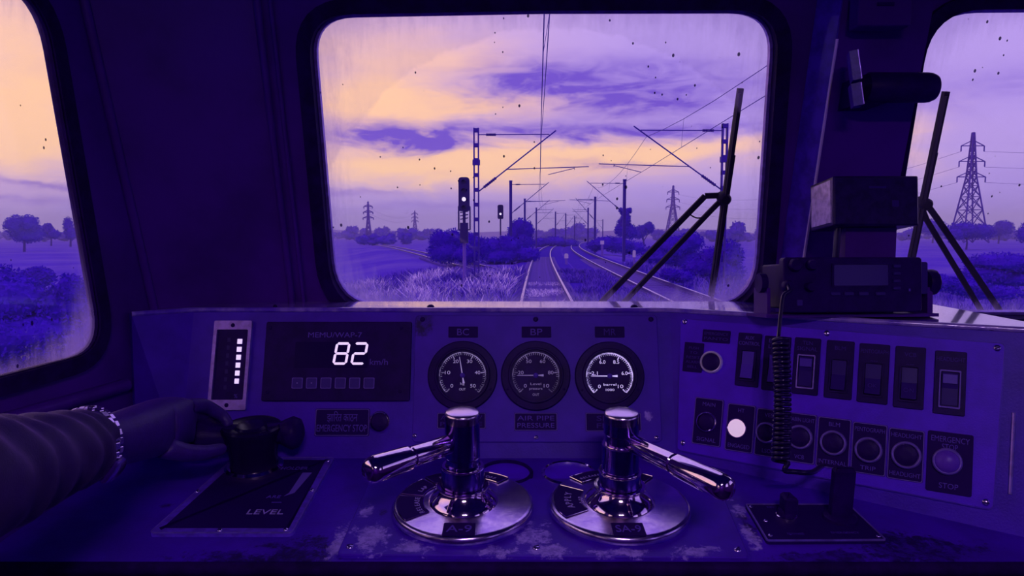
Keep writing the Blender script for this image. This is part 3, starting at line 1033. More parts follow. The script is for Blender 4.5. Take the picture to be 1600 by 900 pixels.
ROT = 0.0
SW = [(((1158, 520), (1193, 523), (1184, 607), (1147, 601)), ['AUX', 'CONTROL'], 'black rocker switch beside the big round push button, lettered CONTROL', 0),
      (((1198, 524), (1239, 529), (1230, 614), (1189, 608)), ['EMERG', 'LIGHT'], 'black rocker switch half hidden behind the coiled cord', 0),
      (((1246, 527), (1285, 531), (1277, 620), (1235, 613)), ['TEN', 'SIGNAL'], 'black rocker switch with a bright metal frame just past the coiled cord', 1),
      (((1296, 531), (1338, 536), (1329, 626), (1285, 620)), ['BLM'], 'black rocker switch lettered BLM at the top', 2),
      (((1346, 536), (1394, 541), (1384, 633), (1337, 627)), ['PENTOGRAPH'], 'black rocker switch lettered PENTOGRAPH at the top', 3),
      (((1404, 541), (1450, 545), (1440, 641), (1391, 635)), ['VCB'], 'black rocker switch lettered VCB at the top', 3),
      (((1464, 547), (1515, 553), (1503, 652), (1455, 644)), ['HEADLIGHT'], 'black rocker switch in a pale frame lettered HEADLIGHT', 1)]
M_rock = mat('rocker_face', (.034, .007, .2), .32)
M_rockhi = mat('rocker_pale_face', (.10, .035, .5), .35)
for qd, lines, lab, kind in SW:
    cx_, cy_, w, h = RF.quad(*[q for q in qd])
    t = thing('rocker_switch', lab, 'switch', on(RF, cx_, cy_, SZ), 'rocker switches on the angled panel')
    MB().rbox(0, 0, w, h, 0, .004, .0025, .0008).build('mounting_plate', M_black, t, 30)
    n = len(lines)
    for i, s in enumerate(lines):
        text(t, s, 0, h * (.41 - i * .105) if n > 1 else h * .37, .0041, h * .07, M_textdim if kind != 0 else M_text, w=w * min(.9, .13 * len(s)))
    rw_, rh_ = w * .50, h * .50
    yc = -h * .10
    if kind == 1:
        ring_strip(MB(), rrect(0, yc, rw_ + .008, rh_ + .010, .002), rrect(0, yc, rw_ + .004, rh_ + .005, .0015), .004, .0085).build('bezel', M_alu if 'HEAD' not in lines[0] else M_line, t, 40)
    else:
        ring_strip(MB(), rrect(0, yc, rw_ + .008, rh_ + .010, .002), rrect(0, yc, rw_ + .003, rh_ + .004, .0015), .004, .0075).build('bezel', M_black, t, 40)
    # a rocker tipped about its middle: the upper half pressed in, the lower half proud (or the other way round)
    up, lo = (.0062, .0150) if kind in (0, 2, 3) else (.0125, .0060)
    rk = MB()
    xs = rw_ / 2
    prof = [(yc + rh_ / 2, up), (yc + .001, .0072), (yc - rh_ / 2, lo)]
    ring = [[(-xs, y, z) for y, z in prof] + [(-xs, yc - rh_ / 2, .003), (-xs, yc + rh_ / 2, .003)], [(xs, y, z) for y, z in prof] + [(xs, yc - rh_ / 2, .003), (xs, yc + rh_ / 2, .003)]]
    rk.loops(ring)
    rk_o = rk.build('rocker', M_rockhi if kind == 0 else M_rock, t, 0)
    if kind == 1:
        MB().box(0, yc + rh_ * .31, .0118, rw_ * .9, rh_ * .28, .0016).build('rocker_window', M_rockhi, t, 0)
    if kind == 3:
        text(t, 'OK' if lines[0] != 'VCB' else 'ON', 0, yc - rh_ * .22, .0125, h * .07, M_textdim, name='rocker_lettering')
        text(t, 'OFF', 0, yc + rh_ * .58, .0042, h * .05, M_textdim)

# the round push button in the corner with its two label plates
lx, ly = RF.loc(1113, 566, SZ)
push_button('push_button', 'big black push button with a bright ring near the upper corner of the panel', RF, 1112, 566, 17.5, off=SZ, ringm=M_ringhi)
plate('name_plate', 'small dark plate above the big round push button', RF, ((1100, 515), (1143, 518), (1141, 538), (1098, 534)), ['EMERGENCY', 'PANTO'], SZ, lh=.24)
plate('name_plate', 'dark plate of five small lines beside the big round push button', RF, ((1072, 535), (1102, 537), (1097, 583), (1067, 580)), ['PUSH', 'TO', 'RESET', 'ALARM', 'BELL'], SZ, lh=.09, tw=[.5, .4, .7, .72, .5])

# lower row: framed indicator buttons
BT = [(((1090, 620), (1134, 626), (1125, 699), (1080, 692)), (1105, 659), 16, 'MAIN', 'SIGNAL', 'black indicator button at the end of the lower row, lettered SIGNAL', 'dark'),
      (((1141, 629), (1184, 636), (1175, 709), (1131, 702)), (1152, 669), 16, 'HT', 'ENGAGED', 'brightly lit white indicator button in the lower row', 'lit'),
      (((1186, 637), (1231, 643), (1222, 717), (1177, 710)), (1198, 676), 17, 'VESM', 'LSOM', 'black ringed button just behind the coiled cord', 'ring'),
      (((1233, 643), (1279, 650), (1271, 727), (1224, 718)), (1250, 683), 20, 'CABIN LIGHT', 'VCB', 'black ringed button between the coiled cord and the button lettered BLM', 'ring'),
      (((1281, 650), (1333, 657), (1325, 735), (1273, 728)), (1302, 692), 21, 'BLM', 'INTERNAL', 'black ringed button lettered BLM above and INTERNAL below', 'ring'),
      (((1335, 658), (1389, 666), (1382, 745), (1327, 736)), (1357, 703), 22, 'PENTOGRAPH', 'TRIP', 'black ringed button lettered PENTOGRAPH above and TRIP below', 'ring'),
      (((1391, 667), (1447, 675), (1440, 755), (1384, 746)), (1416, 711), 24, 'HEADLIGHT', 'HEADLIGHT', 'black ringed button lettered HEADLIGHT above and below', 'ring'),
      (((1452, 672), (1524, 681), (1515, 776), (1444, 765)), (1480, 721), 24, 'EMERGENCY\nSTOP', 'STOP', 'big violet domed emergency stop button at the end of the row', 'stop')]
M_lit = mat('lit_lens', (.6, .5, .7), .4, emit=(.80, .56, .80), estr=.7)
M_stop = mat('stop_dome', (.16, .05, .62), .35, c2=(.12, .03, .55))
for qd, (bu, bv), br, a, b, lab, kind in BT:
    cx_, cy_, w, h = RF.quad(*qd)
    t = push_button('indicator_button', lab, RF, bu, bv, br, 'lower row of buttons on the angled panel', lit=M_lit if kind == 'lit' else (M_stop if kind == 'stop' else M_black),
                    cap='dome' if kind in ('stop', 'lit') else 'flat', ringm=M_chrome if kind in ('dark', 'lit') else M_ring, off=SZ + .0024)
    bx, by = RF.loc(bu, bv, SZ + .0024)
    ox, oy = cx_ - bx, cy_ - by
    MB().rbox(ox, oy, w, h, -.0024, 0, .003, .0005).build('label_plate', M_label, t, 30)
    if kind != 'stop':
        ring_strip(MB(), rrect(ox, oy, w - .001, h - .001, .003), rrect(ox, oy, w - .0034, h - .0034, .003), -.0003, .0005).build('border_line', M_line, t, 0)
        text(t, a, ox, oy + h * .37, .0001, h * .085, M_text, w=w * min(.86, .11 * len(a)))
        text(t, b, ox, oy - h * .38, .0001, h * .085, M_text, w=w * min(.86, .11 * len(b)))
    else:
        text(t, a, ox, oy + h * .32, .0001, h * .22, M_text, w=w * .84)
        text(t, b, ox, oy - h * .38, .0001, h * .09, M_text, w=w * .42)

# ------------------------------------------------------------------ brake plate on the desk
qd = [DESK.loc(*q) for q in ((579, 752), (1119, 752), (1171, 877), (526, 872))]
cx, cy = sum(p[0] for p in qd) / 4, sum(p[1] for p in qd) / 4
def dl(u, v):
    x, y = DESK.loc(u, v)
    return x - cx, y - cy
t = thing('brake_plate', 'chipped steel mounting plate under the two brake valves', 'plate', on(DESK, cx, cy))
DZ = .006
def bp(u, v, wu, wv, colr, amp):
    x, y = dl(u, v); x1, _ = dl(u + wu, v); _, y1 = dl(u, v - wv)
    return (x, y, abs(x1 - x), abs(y1 - y), colr, amp)
M_bp = mat('brake_plate_paint', (.080, .006, .60), .40, var=.25, vscale=9, bump=.1, bscale=260, wear=(BARE, .72, .76, 16),
           blobs=[bp(582, 845, 30, 26, BARE, 1.9), bp(574, 806, 10, 14, BARE, 2.2), bp(598, 808, 8, 10, DARKP, 1.6), bp(640, 862, 34, 12, BARE, 2.0), bp(832, 842, 30, 22, BARE, 1.8), bp(860, 866, 44, 10, BARE, 2.0), bp(780, 868, 34, 9, BARE, 2.2), bp(1090, 868, 34, 10, BARE, 2.4), bp(960, 868, 60, 6, BARE, 2.4)])
MB().prism(round_poly(ccw([(x - cx, y - cy) for x, y in qd]), .010, 5), 0, DZ, .0014).build('plate', M_bp, t, 30)
for u, v in ((547, 860), (838, 862), (1152, 865)):
    x, y = dl(u, v)
    screw(t, x, y, DZ, .006)

# two blank dials let into the desk behind the valves
for u, v, lab in ((790, 743, 'round shallow cover with dark rim in the desk behind the valve lettered A-9'), (889, 744, 'round shallow cover with pale steel rim in the desk behind the valve lettered SA-9')):
    lx, ly = DESK.loc(u, v)
    k = DESK.px(u, v)
    t = thing('round_cover', lab, 'cover', on(DESK, lx, ly, .001), 'round covers behind the brake valves')
    r = k * 43
    MB().lathe([(r, 0), (r, .006), (r * .93, .009), (r * .88, .007), (r * .87, .003)], 48).build('rim', M_black if u < 800 else M_chrome, t, 40)
    MB().lathe([(r * .88, .0005), (r * .88, .0035), (1e-5, .0042)], 40).build('cover_plate', M_plate, t, 30)

# ------------------------------------------------------------------ brake valves: flange, column and lever
def valve(label, u, v, rpx, name_txt, cap_uv, lever, seed, collars, sectors):
    lx, ly = DESK.loc(u, v, DZ)
    k = DESK.px(u, v)
    R = k * rpx
    t = thing('brake_valve', label, 'brake valve', on(DESK, lx, ly, DZ), 'polished brake valves on the desk')
    MB().lathe([(R * .97, 0), (R, .004), (R, .010), (R * .985, .014), (R * .96, .016), (R * .93, .0166), (R * .5, .0172), (R * .47, .018)], 72).build('flange', M_brushed, t, 35)
    MB().lathe([(R * .50, .0165), (R * .485, .021), (R * .43, .027), (R * .37, .034), (R * .345, .040), (R * .335, .040)], 56).build('raised_hub', M_chrome, t, 50)
    # lettered sectors on the flange
    def sector(a0, a1, r0, r1, parent, words_):
        mb = MB()
        rings = []
        for j in range(13):
            a = math.radians(a0 + (a1 - a0) * j / 12)
            c_, s_ = math.cos(a), math.sin(a)
            rings.append([(r1 * c_, r1 * s_, .0160), (r1 * c_, r1 * s_, .0182), (r0 * c_, r0 * s_, .0184), (r0 * c_, r0 * s_, .0160)])
        mb.loops(rings)
        o = mb.build('label_sector', M_label, parent, 0)
        e = MB()
        o1 = [(rr * math.cos(math.radians(a)), rr * math.sin(math.radians(a)), .0184) for rr, a in [(r1, a0 + (a1 - a0) * j / 12) for j in range(13)] + [(r0, a1 - (a1 - a0) * j / 12) for j in range(13)]]
        o1.append(o1[0])
        e.tube(o1, .0009, 6).build('sector_edge', M_chrome, o, 0)
        for (s, rr, hh) in words_:
            n = len(s)
            for i, ch in enumerate(s):
                if ch == ' ':
                    continue
                a = (a0 + a1) / 2 + (i - (n - 1) / 2) * (-1) * math.degrees(hh * .95 / rr)
                l = text(o, ch, 0, 0, 0, hh, M_textb, name='letter')
                if l:
                    # letters run round the flange, upright from outside
                    l.data.transform(Matrix.Translation((rr * math.cos(math.radians(a)), rr * math.sin(math.radians(a)), .0186)) @ Matrix.Rotation(math.radians(a - 90), 4, 'Z'))
    for sc in sectors:
        sector(sc[0], sc[1], R * sc[2], R * sc[3], t, sc[4])
    # name plate at the front of the flange
    np_ = MB().rbox(0, -R * .80, k * 46, k * 34, .0165, .0185, .002, .0005).build('number_plate', M_label, t, 30)
    text(np_, name_txt, 0, -R * .80, .0186, k * 19, M_text, w=k * 36)
    # column: stepped steel cylinders
    g = k
    prof = []
    for (w0, z0) in collars:
        prof.append((w0 * k / 2, z0))
    MB().lathe(prof, 48).build('column', M_column, t, 30)
    top = collars[-1]
    zt = top[1]
    rt = top[0] * k / 2
    MB().lathe([(rt, zt - .012), (rt * 1.0, zt), (rt * .97, zt + .003), (rt * .90, zt + .0045), (rt * .5, zt + .0055), (1e-5, zt + .006)], 48).build('column_cap', M_captop, t, 50)
    for (w0, z0) in seed:
        MB().lathe([(w0 * k / 2, z0 - .0022), (w0 * k / 2 + .0012, z0), (w0 * k / 2, z0 + .0022), (w0 * k / 2 - .005, z0 + .0022), (w0 * k / 2 - .005, z0 - .0022)], 48, None, False, False).build('collar_ring', M_chrome, t, 60)
    # lever: along d, a thinner shank and a thicker grip with a rounded end
    a, b, z0, z1, r0, r1, split = lever
    d = Vector((b[0] - a[0], b[1] - a[1], z1 - z0))
    Ln = d.length
    st = [(0, .9 * r0), (.004, r0), (split * Ln - .004, r0), (split * Ln - .002, r0 * .86), (split * Ln + .001, r0 * .86), (split * Ln + .005, r1), (Ln - r1 * .9, r1 * 1.08), (Ln - r1 * .35, r1 * .95), (Ln - r1 * .08, r1 * .6), (Ln, 1e-5)]
    X, Y, Zv = basis(d)
    M = Matrix.Identity(4)
    for r in range(3):
        M[r][0], M[r][1], M[r][2], M[r][3] = X[r], Y[r], Zv[r], (a[0], a[1], z0)[r]
    s1 = [q for q in st if q[0] <= split * Ln]
    s2 = [q for q in st if q[0] >= split * Ln - .002]
    MB().lathe([(r, z) for z, r in s1], 28, M).build('lever', M_chrome, t, 40)
    MB().lathe([(r, z) for z, r in s2], 28, M).build('grip', M_chrome, t, 40)
    return t

M_column = mat('column_steel', (.22, .10, .60), .18, 1.0, c2=(.13, .05, .42), vscale=40)
M_captop = mat('cap_steel', (.85, .72, .9), .22, 1.0)

def lever_local(u, v, hz, a3, b3):
    """two points of the lever, in the valve's own frame"""
    lx, ly = DESK.loc(u, v, DZ)
    o = DESK.pt(lx, ly, DZ)
    def L3(p):
        p = p - o
        return p.dot(DESK.x), p.dot(DESK.y), p.dot(DESK.n)
    return L3(a3), L3(b3)
vo = DESK.pt(*DESK.loc(724, 797, DZ), DZ)
a3 = at(724, 687, vo.y + .0)
zL = a3.z
def at_z(u, v, z):
    d = ray(u, v)
    return EYE + d * ((z - H) / d.z)
b3 = at_z(571, 738, zL - .004)
la, lb = lever_local(724, 797, 0, a3, b3)
cap_z = (at(726, 641, vo.y) - vo).dot(DESK.n)
kk = DESK.px(724, 797)
valve('polished brake valve lettered A-9 with its lever pointing towards the hand', 724, 797, 109, 'A-9', None,
      ((la[0], la[1]), (lb[0], lb[1]), la[2], lb[2], kk * 15, kk * 17.5, .58), [(62, cap_z * .47), (78, .043)],
      [(76, .020), (74, .040), (66, .044), (66, cap_z * .46), (58, cap_z * .47), (50, cap_z * .5), (50, cap_z * .56), (53, cap_z * .575), (53, cap_z)],
      [(172, 218, .56, .93, [('RELEASE', .125 * .6, .0085)]), (135, 168, .60, .93, [('LAP', .08, .008)]), (98, 131, .68, .95, [('RUN', .092, .007)]), (48, 76, .72, .95, [('OFF', .092, .007)])])
vo = DESK.pt(*DESK.loc(967, 797, DZ), DZ)
a3 = at(968, 683, vo.y)
b3 = at_z(1141, 767, a3.z - .008)
la, lb = lever_local(967, 797, 0, a3, b3)
cap_z = (at(966, 642, vo.y) - vo).dot(DESK.n)
valve('polished brake valve lettered SA-9 with its lever pointing away from the hand', 967, 797, 109, 'SA-9', None,
      ((la[0], la[1]), (lb[0], lb[1]), la[2], lb[2], kk * 14, kk * 16, .56), [(55, cap_z * .70), (64, cap_z * .42), (78, .043)],
      [(76, .020), (74, .040), (64, .044), (64, cap_z * .42), (56, cap_z * .44), (56, cap_z * .70), (48, cap_z * .71), (48, cap_z * .80), (53, cap_z * .82), (53, cap_z)],
      [(150, 212, .55, .93, [('APPLY', .084, .0115), ('LAP', .063, .008)]), (98, 131, .72, .97, [('RELEASE', .094, .006)]), (50, 78, .72, .97, [('RUN', .094, .006)])])

# ------------------------------------------------------------------ master controller with its base plate
qd = [DESK.loc(*q) for q in ((366, 720), (523, 720), (457, 839), (233, 839))]
cx, cy = sum(p[0] for p in qd) / 4, sum(p[1] for p in qd) / 4
mcu, mcv = 398, 737
t = thing('master_controller', 'black master controller handle on a framed black base plate lettered LEVEL', 'controller', on(DESK, cx, cy))
pts = round_poly(ccw([(x - cx, y - cy) for x, y in qd]), .008, 4)
MB().prism(pts, 0, .007, .0012).build('frame_plate', mat('controller_frame', (.16, .05, .80), .32, var=.4, vscale=50, spec=.5), t, 30)
MB().prism(inset(pts, .014), .0065, .0078).build('black_face', M_label, t, 0)
ring_strip(MB(), pts, inset(pts, .0014), .0055, .0078).build('bright_edge', M_alu, t, 0)
for u, v in ((513, 725), (488, 772), (447, 834), (344, 835), (309, 774)):
    x, y = dl(u, v)
    screw(t, x, y, .007, .0045)
def dtxt(s, u, v, h, w, m=M_textb, shear=0.0):
    x, y = dl(u, v)
    text(t, s, x, y, .0079, h, m, w=w, shear=shear)
k = DESK.px(415, 800)
dtxt('LEVEL', 416, 807, .016, k * 56, M_textb)
dtxt('HOLDER', 461, 738, .012, k * 46, M_text)
dtxt('ARE', 428, 783, .010, k * 22, M_text)
mb = MB()
x0, y0 = dl(474, 745); x1, y1 = dl(446, 782)
mb.prism(ccw([(x0 - .001, y0), (x0 + .016, y0), (x1 + .012, y1 + .012), (x1 - .002, y1), (x1 + .003, y1 + .012)]), .0076, .0082)
mb.build('power_wedge', M_line, t, 0)
mb = MB(); xa, ya = dl(425, 792); xb, yb_ = dl(440, 792)
mb.bar((xa, ya, .008), (xb, yb_, .008), .0012).build('arrow', M_text, t, 0)
hx, hy = dl(mcu, mcv)
k = DESK.px(mcu, mcv)
MB().lathe([(k * 44, .006), (k * 44, .012), (k * 40, .016), (k * 36, .016), (k * 36, .010)], 48, Matrix.Translation((hx, hy, 0))).build('base_ring', M_chrome, t, 40)
zc = (at(395, 661, DESK.pt(*DESK.loc(mcu, mcv)).y) - DESK.pt(*DESK.loc(mcu, mcv))).dot(DESK.n)
MB().lathe([(k * 37, .008), (k * 35, .02), (k * 36, .04), (k * 38, zc * .55), (k * 41, zc * .75), (k * 43.5, zc - .012), (k * 45, zc - .008), (k * 45, zc - .003), (k * 42, zc), (k * 38, zc - .002), (k * 26, zc - .003), (k * 22, zc + .001), (1e-5, zc + .002)], 48, Matrix.Translation((hx, hy, 0))).build('handle_body', mat('controller_black', (.012, .0015, .06), .22), t, 35)
# cross handle with round ends
mb = MB()
pts3 = []
zl = zc - .020
seq = [(-k * 98, k * 20), (-k * 92, k * 27), (-k * 80, k * 31), (-k * 66, k * 30), (-k * 55, k * 22), (-k * 40, k * 18), (k * 40, k * 17), (k * 50, k * 22), (k * 60, k * 26), (k * 70, k * 22), (k * 75, k * 12)]
mb.tube([(hx + a, hy + (.012 if a > 0 else -.006) * min(1, abs(a) / .05), zl) for a, r in seq], [r for a, r in seq], 20)
mb.build('cross_handle', M_black, t, 50)

# ------------------------------------------------------------------ reverser plate with a knob and a lever
qd = [DESK.loc(*q) for q in ((1164, 793), (1326, 793), (1385, 850), (1198, 851))]
cx, cy = sum(p[0] for p in qd) / 4, sum(p[1] for p in qd) / 4
t = thing('reverser_plate', 'small black plate with a stubby knob and an upright lever below the switch panel', 'switch', on(DESK, cx, cy))
pts = round_poly(ccw([(x - cx, y - cy) for x, y in qd]), .005, 4)
MB().prism(pts, 0, .006, .001).build('plate', M_label, t, 30)
ring_strip(MB(), pts, inset(pts, .0022), .004, .0074).build('bright_edge', M_alu, t, 0)
for u, v in ((1173, 797), (1203, 842), (1372, 843), (1196, 819)):
    x, y = dl(u, v); screw(t, x, y, .006, .0035)
for s, u, v, w in (('FORWARD', 1243, 840, 26), ('EMERGENCY', 1320, 838, 44), ('REV', 1204, 798, 12)):
    x, y = dl(u, v); text(t, s, x, y, .0061, .0055, M_textdim, w=w * DESK.px(u, v))
kx, ky = dl(1228, 813); k = DESK.px(1228, 813)
MB().lathe([(k * 16, .005), (k * 16, .010), (k * 13, .012)], 32, Matrix.Translation((kx, ky, 0))).build('knob_ring', M_chrome, t, 40)
mb = MB(); mb.lathe([(k * 15, .009), (k * 14, .016), (k * 12, .020)], 28, Matrix.Translation((kx, ky, 0)))
mb.prism(round_poly(ccw([(kx - k * 8, ky - k * 13), (kx + k * 13, ky - k * 13), (kx + k * 10, ky + k * 13), (kx - k * 8, ky + k * 13)]), .004, 4), .016, .044, .004)
mb.build('knob', M_black, t, 40)
jx, jy = dl(1312, 815); k = DESK.px(1312, 815)
MB().lathe([(k * 26, .005), (k * 25, .010), (k * 20, .014)], 32, Matrix.Translation((jx, jy, 0))).build('lever_boss', M_black, t, 40)
mb = MB()
mb.prism(round_poly(ccw([(jx - k * 17, jy - k * 8), (jx + k * 16, jy - k * 8), (jx + k * 16, jy + k * 8), (jx - k * 17, jy + k * 8)]), .004, 4), .010, .092, .005)
mb.build('lever', M_black, t, 40)

# ------------------------------------------------------------------ radio on the ledge
RY = 1.24
rp = Plane(at(1331, 447, RY), (math.cos(.06), math.sin(.06), 0), (math.sin(.06), -math.cos(.06), .07))
cxr, cyr, w, h = rp.quad((1225, 400), (1442, 404), (1440, 489), (1224, 487))
t = thing('cab_radio', 'black two-way cab radio in a bracket on the ledge by the pillar', 'radio', on(rp, cxr, cyr))
def rl(u, v):
    x, y = rp.loc(u, v); return x - cxr, y - cyr
MB().rbox(0, 0, w, h, -.018, 0, .006, .002).build('front_panel', M_black, t, 30)
MB().rbox(.012, -.002, w * .96, h * .84, -.13, -.018, .004).build('body', M_black, t, 30)
x, y = rl(1345, 430)
w1, h1 = rp.px(1345, 430) * 86, rp.px(1345, 430) * 32
MB().rbox(x, y, w1, h1, 0, .0012, .002).build('screen', mat('radio_screen', (.035, .007, .22), .2), t, 0)
ring_strip(MB(), rrect(x, y, w1 + .006, h1 + .006, .003), rrect(x, y, w1 - .001, h1 - .001, .002), 0, .0022).build('screen_rim', M_black, t, 0)
for i in range(4):
    x, y = rl(1400, 416 + i * 11.5)
    MB().rbox(x, y, .013, .006, 0, .004, .002, .001).build('side_key', M_rock, t, 40)
for i, u in enumerate((1305, 1326, 1349, 1375)):
    x, y = rl(u, 459)
    MB().rbox(x, y, .017, .007, 0, .003, .002, .001).build('key', M_rock, t, 40)
for u, v, r in ((1240, 414, .011), (1266, 414, .009), (1229, 447, .010), (1263, 448, .008)):
    x, y = rl(u, v)
    MB().lathe([(r, 0), (r, .010), (r * .85, .013), (1e-5, .013)], 24, Matrix.Translation((x, y, 0))).build('knob', M_black, t, 40)
x, y = rl(1249, 473); MB().rbox(x, y, .010, .010, 0, .002, .001).build('square_key', M_key, t, 0)
x, y = rl(1421, 453); MB().box(x, y, .0006, .003, .005, .0008).build('mark', M_text, t, 0)
mb = MB()
zz0 = (LEDGE_Z - at(1480, 440, RY).z)
bx0, by_ = rl(1466, 440); bx1, _ = rl(1218, 440)
fy = -(rp.pt(cxr, cyr).z - LEDGE_Z) + .002
mb.rbox(bx0 + .012, fy / 2 - .0, .010, abs(fy) - .01, -.10, -.04, .0, 0)
mb.rbox(bx1 - .002, fy / 2 - .0, .006, abs(fy) - .01, -.10, -.04, .0, 0)
mb.rbox((bx0 + bx1) / 2, fy + .006, bx0 - bx1 + .03, .006, -.12, -.02)
mb.build('bracket', M_wall, t, 30)
RX = Matrix.Rotation(PI / 2, 4, 'Y')
MB().lathe([(.022, 0), (.024, .004), (.024, .016), (.021, .019), (1e-5, .019)], 12, Matrix.Translation((bx0 + .012, .004, -.055)) @ RX).build('bracket_knob', M_black, t, 30)
MB().lathe([(.018, 0), (.018, .012), (1e-5, .012)], 12, Matrix.Translation((bx1 - .003, .004, -.055)) @ Matrix.Rotation(-PI / 2, 4, 'Y')).build('bracket_knob', M_black, t, 30)
MB().rbox(w * .56, .012, .03, h * .6, -.12, -.030, .004).build('heat_sink', mat('heatsink_paint', (.035, .008, .22), .4), t, 30)

# coiled cord hanging from the radio in front of the switch panel
pa, pb = at(1229, 442, RY - .012), at(1221, 478, RY - .06)
pc = at(1217, 520, 1.18)
cyc = [pa, pa + Vector((-.003, -.02, -.012)), at(1224, 462, 1.20), at(1220, 490, 1.19), pc, at(1216, 528, 1.175)]
top, bot = at(1219, 530, 1.17), at(1219, 722, 1.10)
def smooth(pts, n):
    out = []
    P_ = [pts[0]] + list(pts) + [pts[-1]]
    for i in range(1, len(P_) - 2):
        for j in range(n):
            s = j / n
            a, b, c, d = P_[i - 1], P_[i], P_[i + 1], P_[i + 2]
            out.append(.5 * ((2 * b) + (c - a) * s + (2 * a - 5 * b + 4 * c - d) * s * s + (3 * b - a - 3 * c + d) * s ** 3))
    out.append(pts[-1])
    return out
t = thing('coiled_cord', 'black coiled microphone cord hanging from the radio over the switch panel', 'cord', Matrix.Translation(bot))
def world_part(name, mb, m, parent, smooth_=50, **kw):
    o = mb.build(name, m, parent, smooth_, **kw)
    o.data.transform(parent.matrix_world.inverted())
    return o
M_cord = mat('cord_rubber', (.012, .0015, .07), .28, coat=.5)
world_part('straight_lead', MB().tube(smooth(cyc, 6), .0032, 10), M_cord, t)
N = 26
ax = (bot - top)
X, Y, Zv = basis(ax)
hel = []
for i in range(N * 14 + 1):
    f = i / (N * 14)
    a = 2 * PI * i / 14
    r = .0115 * (1 + .04 * math.sin(f * 9))
    hel.append(top + ax * f + X * (r * math.cos(a)) + Y * (r * math.sin(a)) + Vector((.004 * math.sin(f * 3), 0, 0)))
world_part('coil', MB().tube(hel, .0034, 8), M_cord, t)
tail = [hel[-1], bot + Vector((.006, -.004, -.012)), at(1240, 737, 1.10), at(1268, 738, 1.12), DESK.pt(*DESK.loc(1292, 752), .03), DESK.pt(*DESK.loc(1318, 786), .010)]
world_part('loose_end', MB().tube(smooth(tail, 6), .0042, 10), M_cord, t)

# ------------------------------------------------------------------ speaker box on its post above the radio
BY = 1.26
bp_ = Plane(at(1372, 308, BY), (1, -.02, 0), (-.02, -1, .10))
cxb, cyb, w, h = bp_.quad((1305, 276), (1441, 274), (1431, 352), (1300, 352))
t = thing('speaker_box', 'dark boxy cab speaker with window light painted on one side, held on a post above the radio', 'speaker', on(bp_, cxb, cyb))
MB().rbox(0, 0, w, h, -.100, 0, .003, .003).build('housing', mat('speaker_housing', (.022, .004, .12), .32, var=.4, vscale=50), t, 30)
sp_l = MB()  # added pale sheet: window light on this side put into its colour
sp_l.box(-w / 2 - .0012, 0, -.050, .0024, h * .86, .084)
sp_l.build('lit_side_sheet', mat('speaker_lit_side', (.66, .5, .92), .22, .5, var=.4, vscale=60, bump=.1), t, 0, label='pale sheet standing in for window light on the side')
MB().box(.002, h * .27, .0006, .03, .004, .0012).build('slot', M_rock, t, 0)
MB().rbox(w * .22, -h * .06, .012, .012, 0, .0015, .002).build('badge', M_rock, t, 0)
bz = rp.pt(cxr, cyr).z
post = MB()
pw0 = at(1312, 352, BY + .06).x; pw1 = at(1390, 352, BY + .06).x
post.box((pw0 + pw1) / 2, BY + .06, (Z(-.1485) + at(1350, 340, BY).z) / 2, pw1 - pw0, .05, at(1350, 340, BY).z - Z(-.1485))
o = world_part('post', post, M_wall, t, 0)
post = MB(); xh = at(1306, 380, BY + .03).x
post.tube([(xh, BY + .04, Z(-.147)), (xh + .004, BY + .04, Z(-.06)), (xh + .008, BY + .04, at(1306, 352, BY).z)], .006, 10)
world_part('cable', post, M_cord, t)

# ------------------------------------------------------------------ cylindrical lamp and clips on the pillar
LY = 1.30
pa, pb = at(1352, 137, LY), at(1462, 137, LY)
t = thing('pillar_lamp', 'black cylindrical lamp reaching from the pillar across the second windshield', 'lamp', Matrix.Translation(pa))
Ml = Matrix.Identity(4)
d = (pb - pa); Ln = d.length
X, Y, Zv = basis(d)
for r in range(3):
    Ml[r][0], Ml[r][1], Ml[r][2] = X[r], Y[r], Zv[r]
rr = (at(1440, 113, LY) - at(1440, 160, LY)).length / 2
MB().lathe([(rr * .9, 0), (rr, .004), (rr, Ln - .018), (rr * .96, Ln - .010), (rr * .84, Ln - .003), (rr * .6, Ln), (1e-5, Ln)], 36, Ml).build('lamp_body', M_black, t, 35)
yw = wall_y(pa.z - H)
mb = MB(); mb.box(.02, (yw - LY) / 2 + .005, 0, .05, yw - LY - .012, .05); mb.build('mounting_arm', M_black, t, 30)
M_clip = mat('clip_paint', (.07, .016, .45), .35, var=.3, vscale=80)
for (u0, v0, u1, v1, tx) in ((1330, 79, 1342, 125, -.006), (1332, 130, 1346, 165, .002)):
    a = at((u0 + u1) / 2, (v0 + v1) / 2, LY - .03) - pa
    hgt = (at(u0, v0, LY - .03) - at(u0, v1, LY - .03)).length
    wd = (at(u0, v0, LY - .03) - at(u1, v0, LY - .03)).length
    M = Matrix.Translation(a) @ Matrix.Rotation(math.radians(-10), 4, 'Y') @ Matrix.Rotation(math.radians(-20), 4, 'Z')
    c = MB().box(0, .02, 0, wd, .05, hgt, M).build('clip', M_clip, t, 0)
    MB().box(wd / 2 + .0006, -.004, 0, .0014, .003, hgt * .98, M).build('clip_edge', M_alu, c, 0)
x = at(1368, 12, 1.33)
t = thing('junction_box', 'dark flat junction box high on the pillar between the windshields', 'box', Matrix.Translation(x))
mb = MB(); mb.rbox(0, 0, .095, .085, 0, .035, .004, .002, M=Matrix.Rotation(PI / 2, 4, 'X')); mb.build('housing', M_wall, t, 30)
mb = MB(); mb.box(0, -.0365, -.005, .03, .002, .006); mb.build('slot', M_black, t, 0)
mb = MB(); mb.box(0, .02, 0, .06, .045, .06); mb.build('back_plate', M_wall, t, 0)

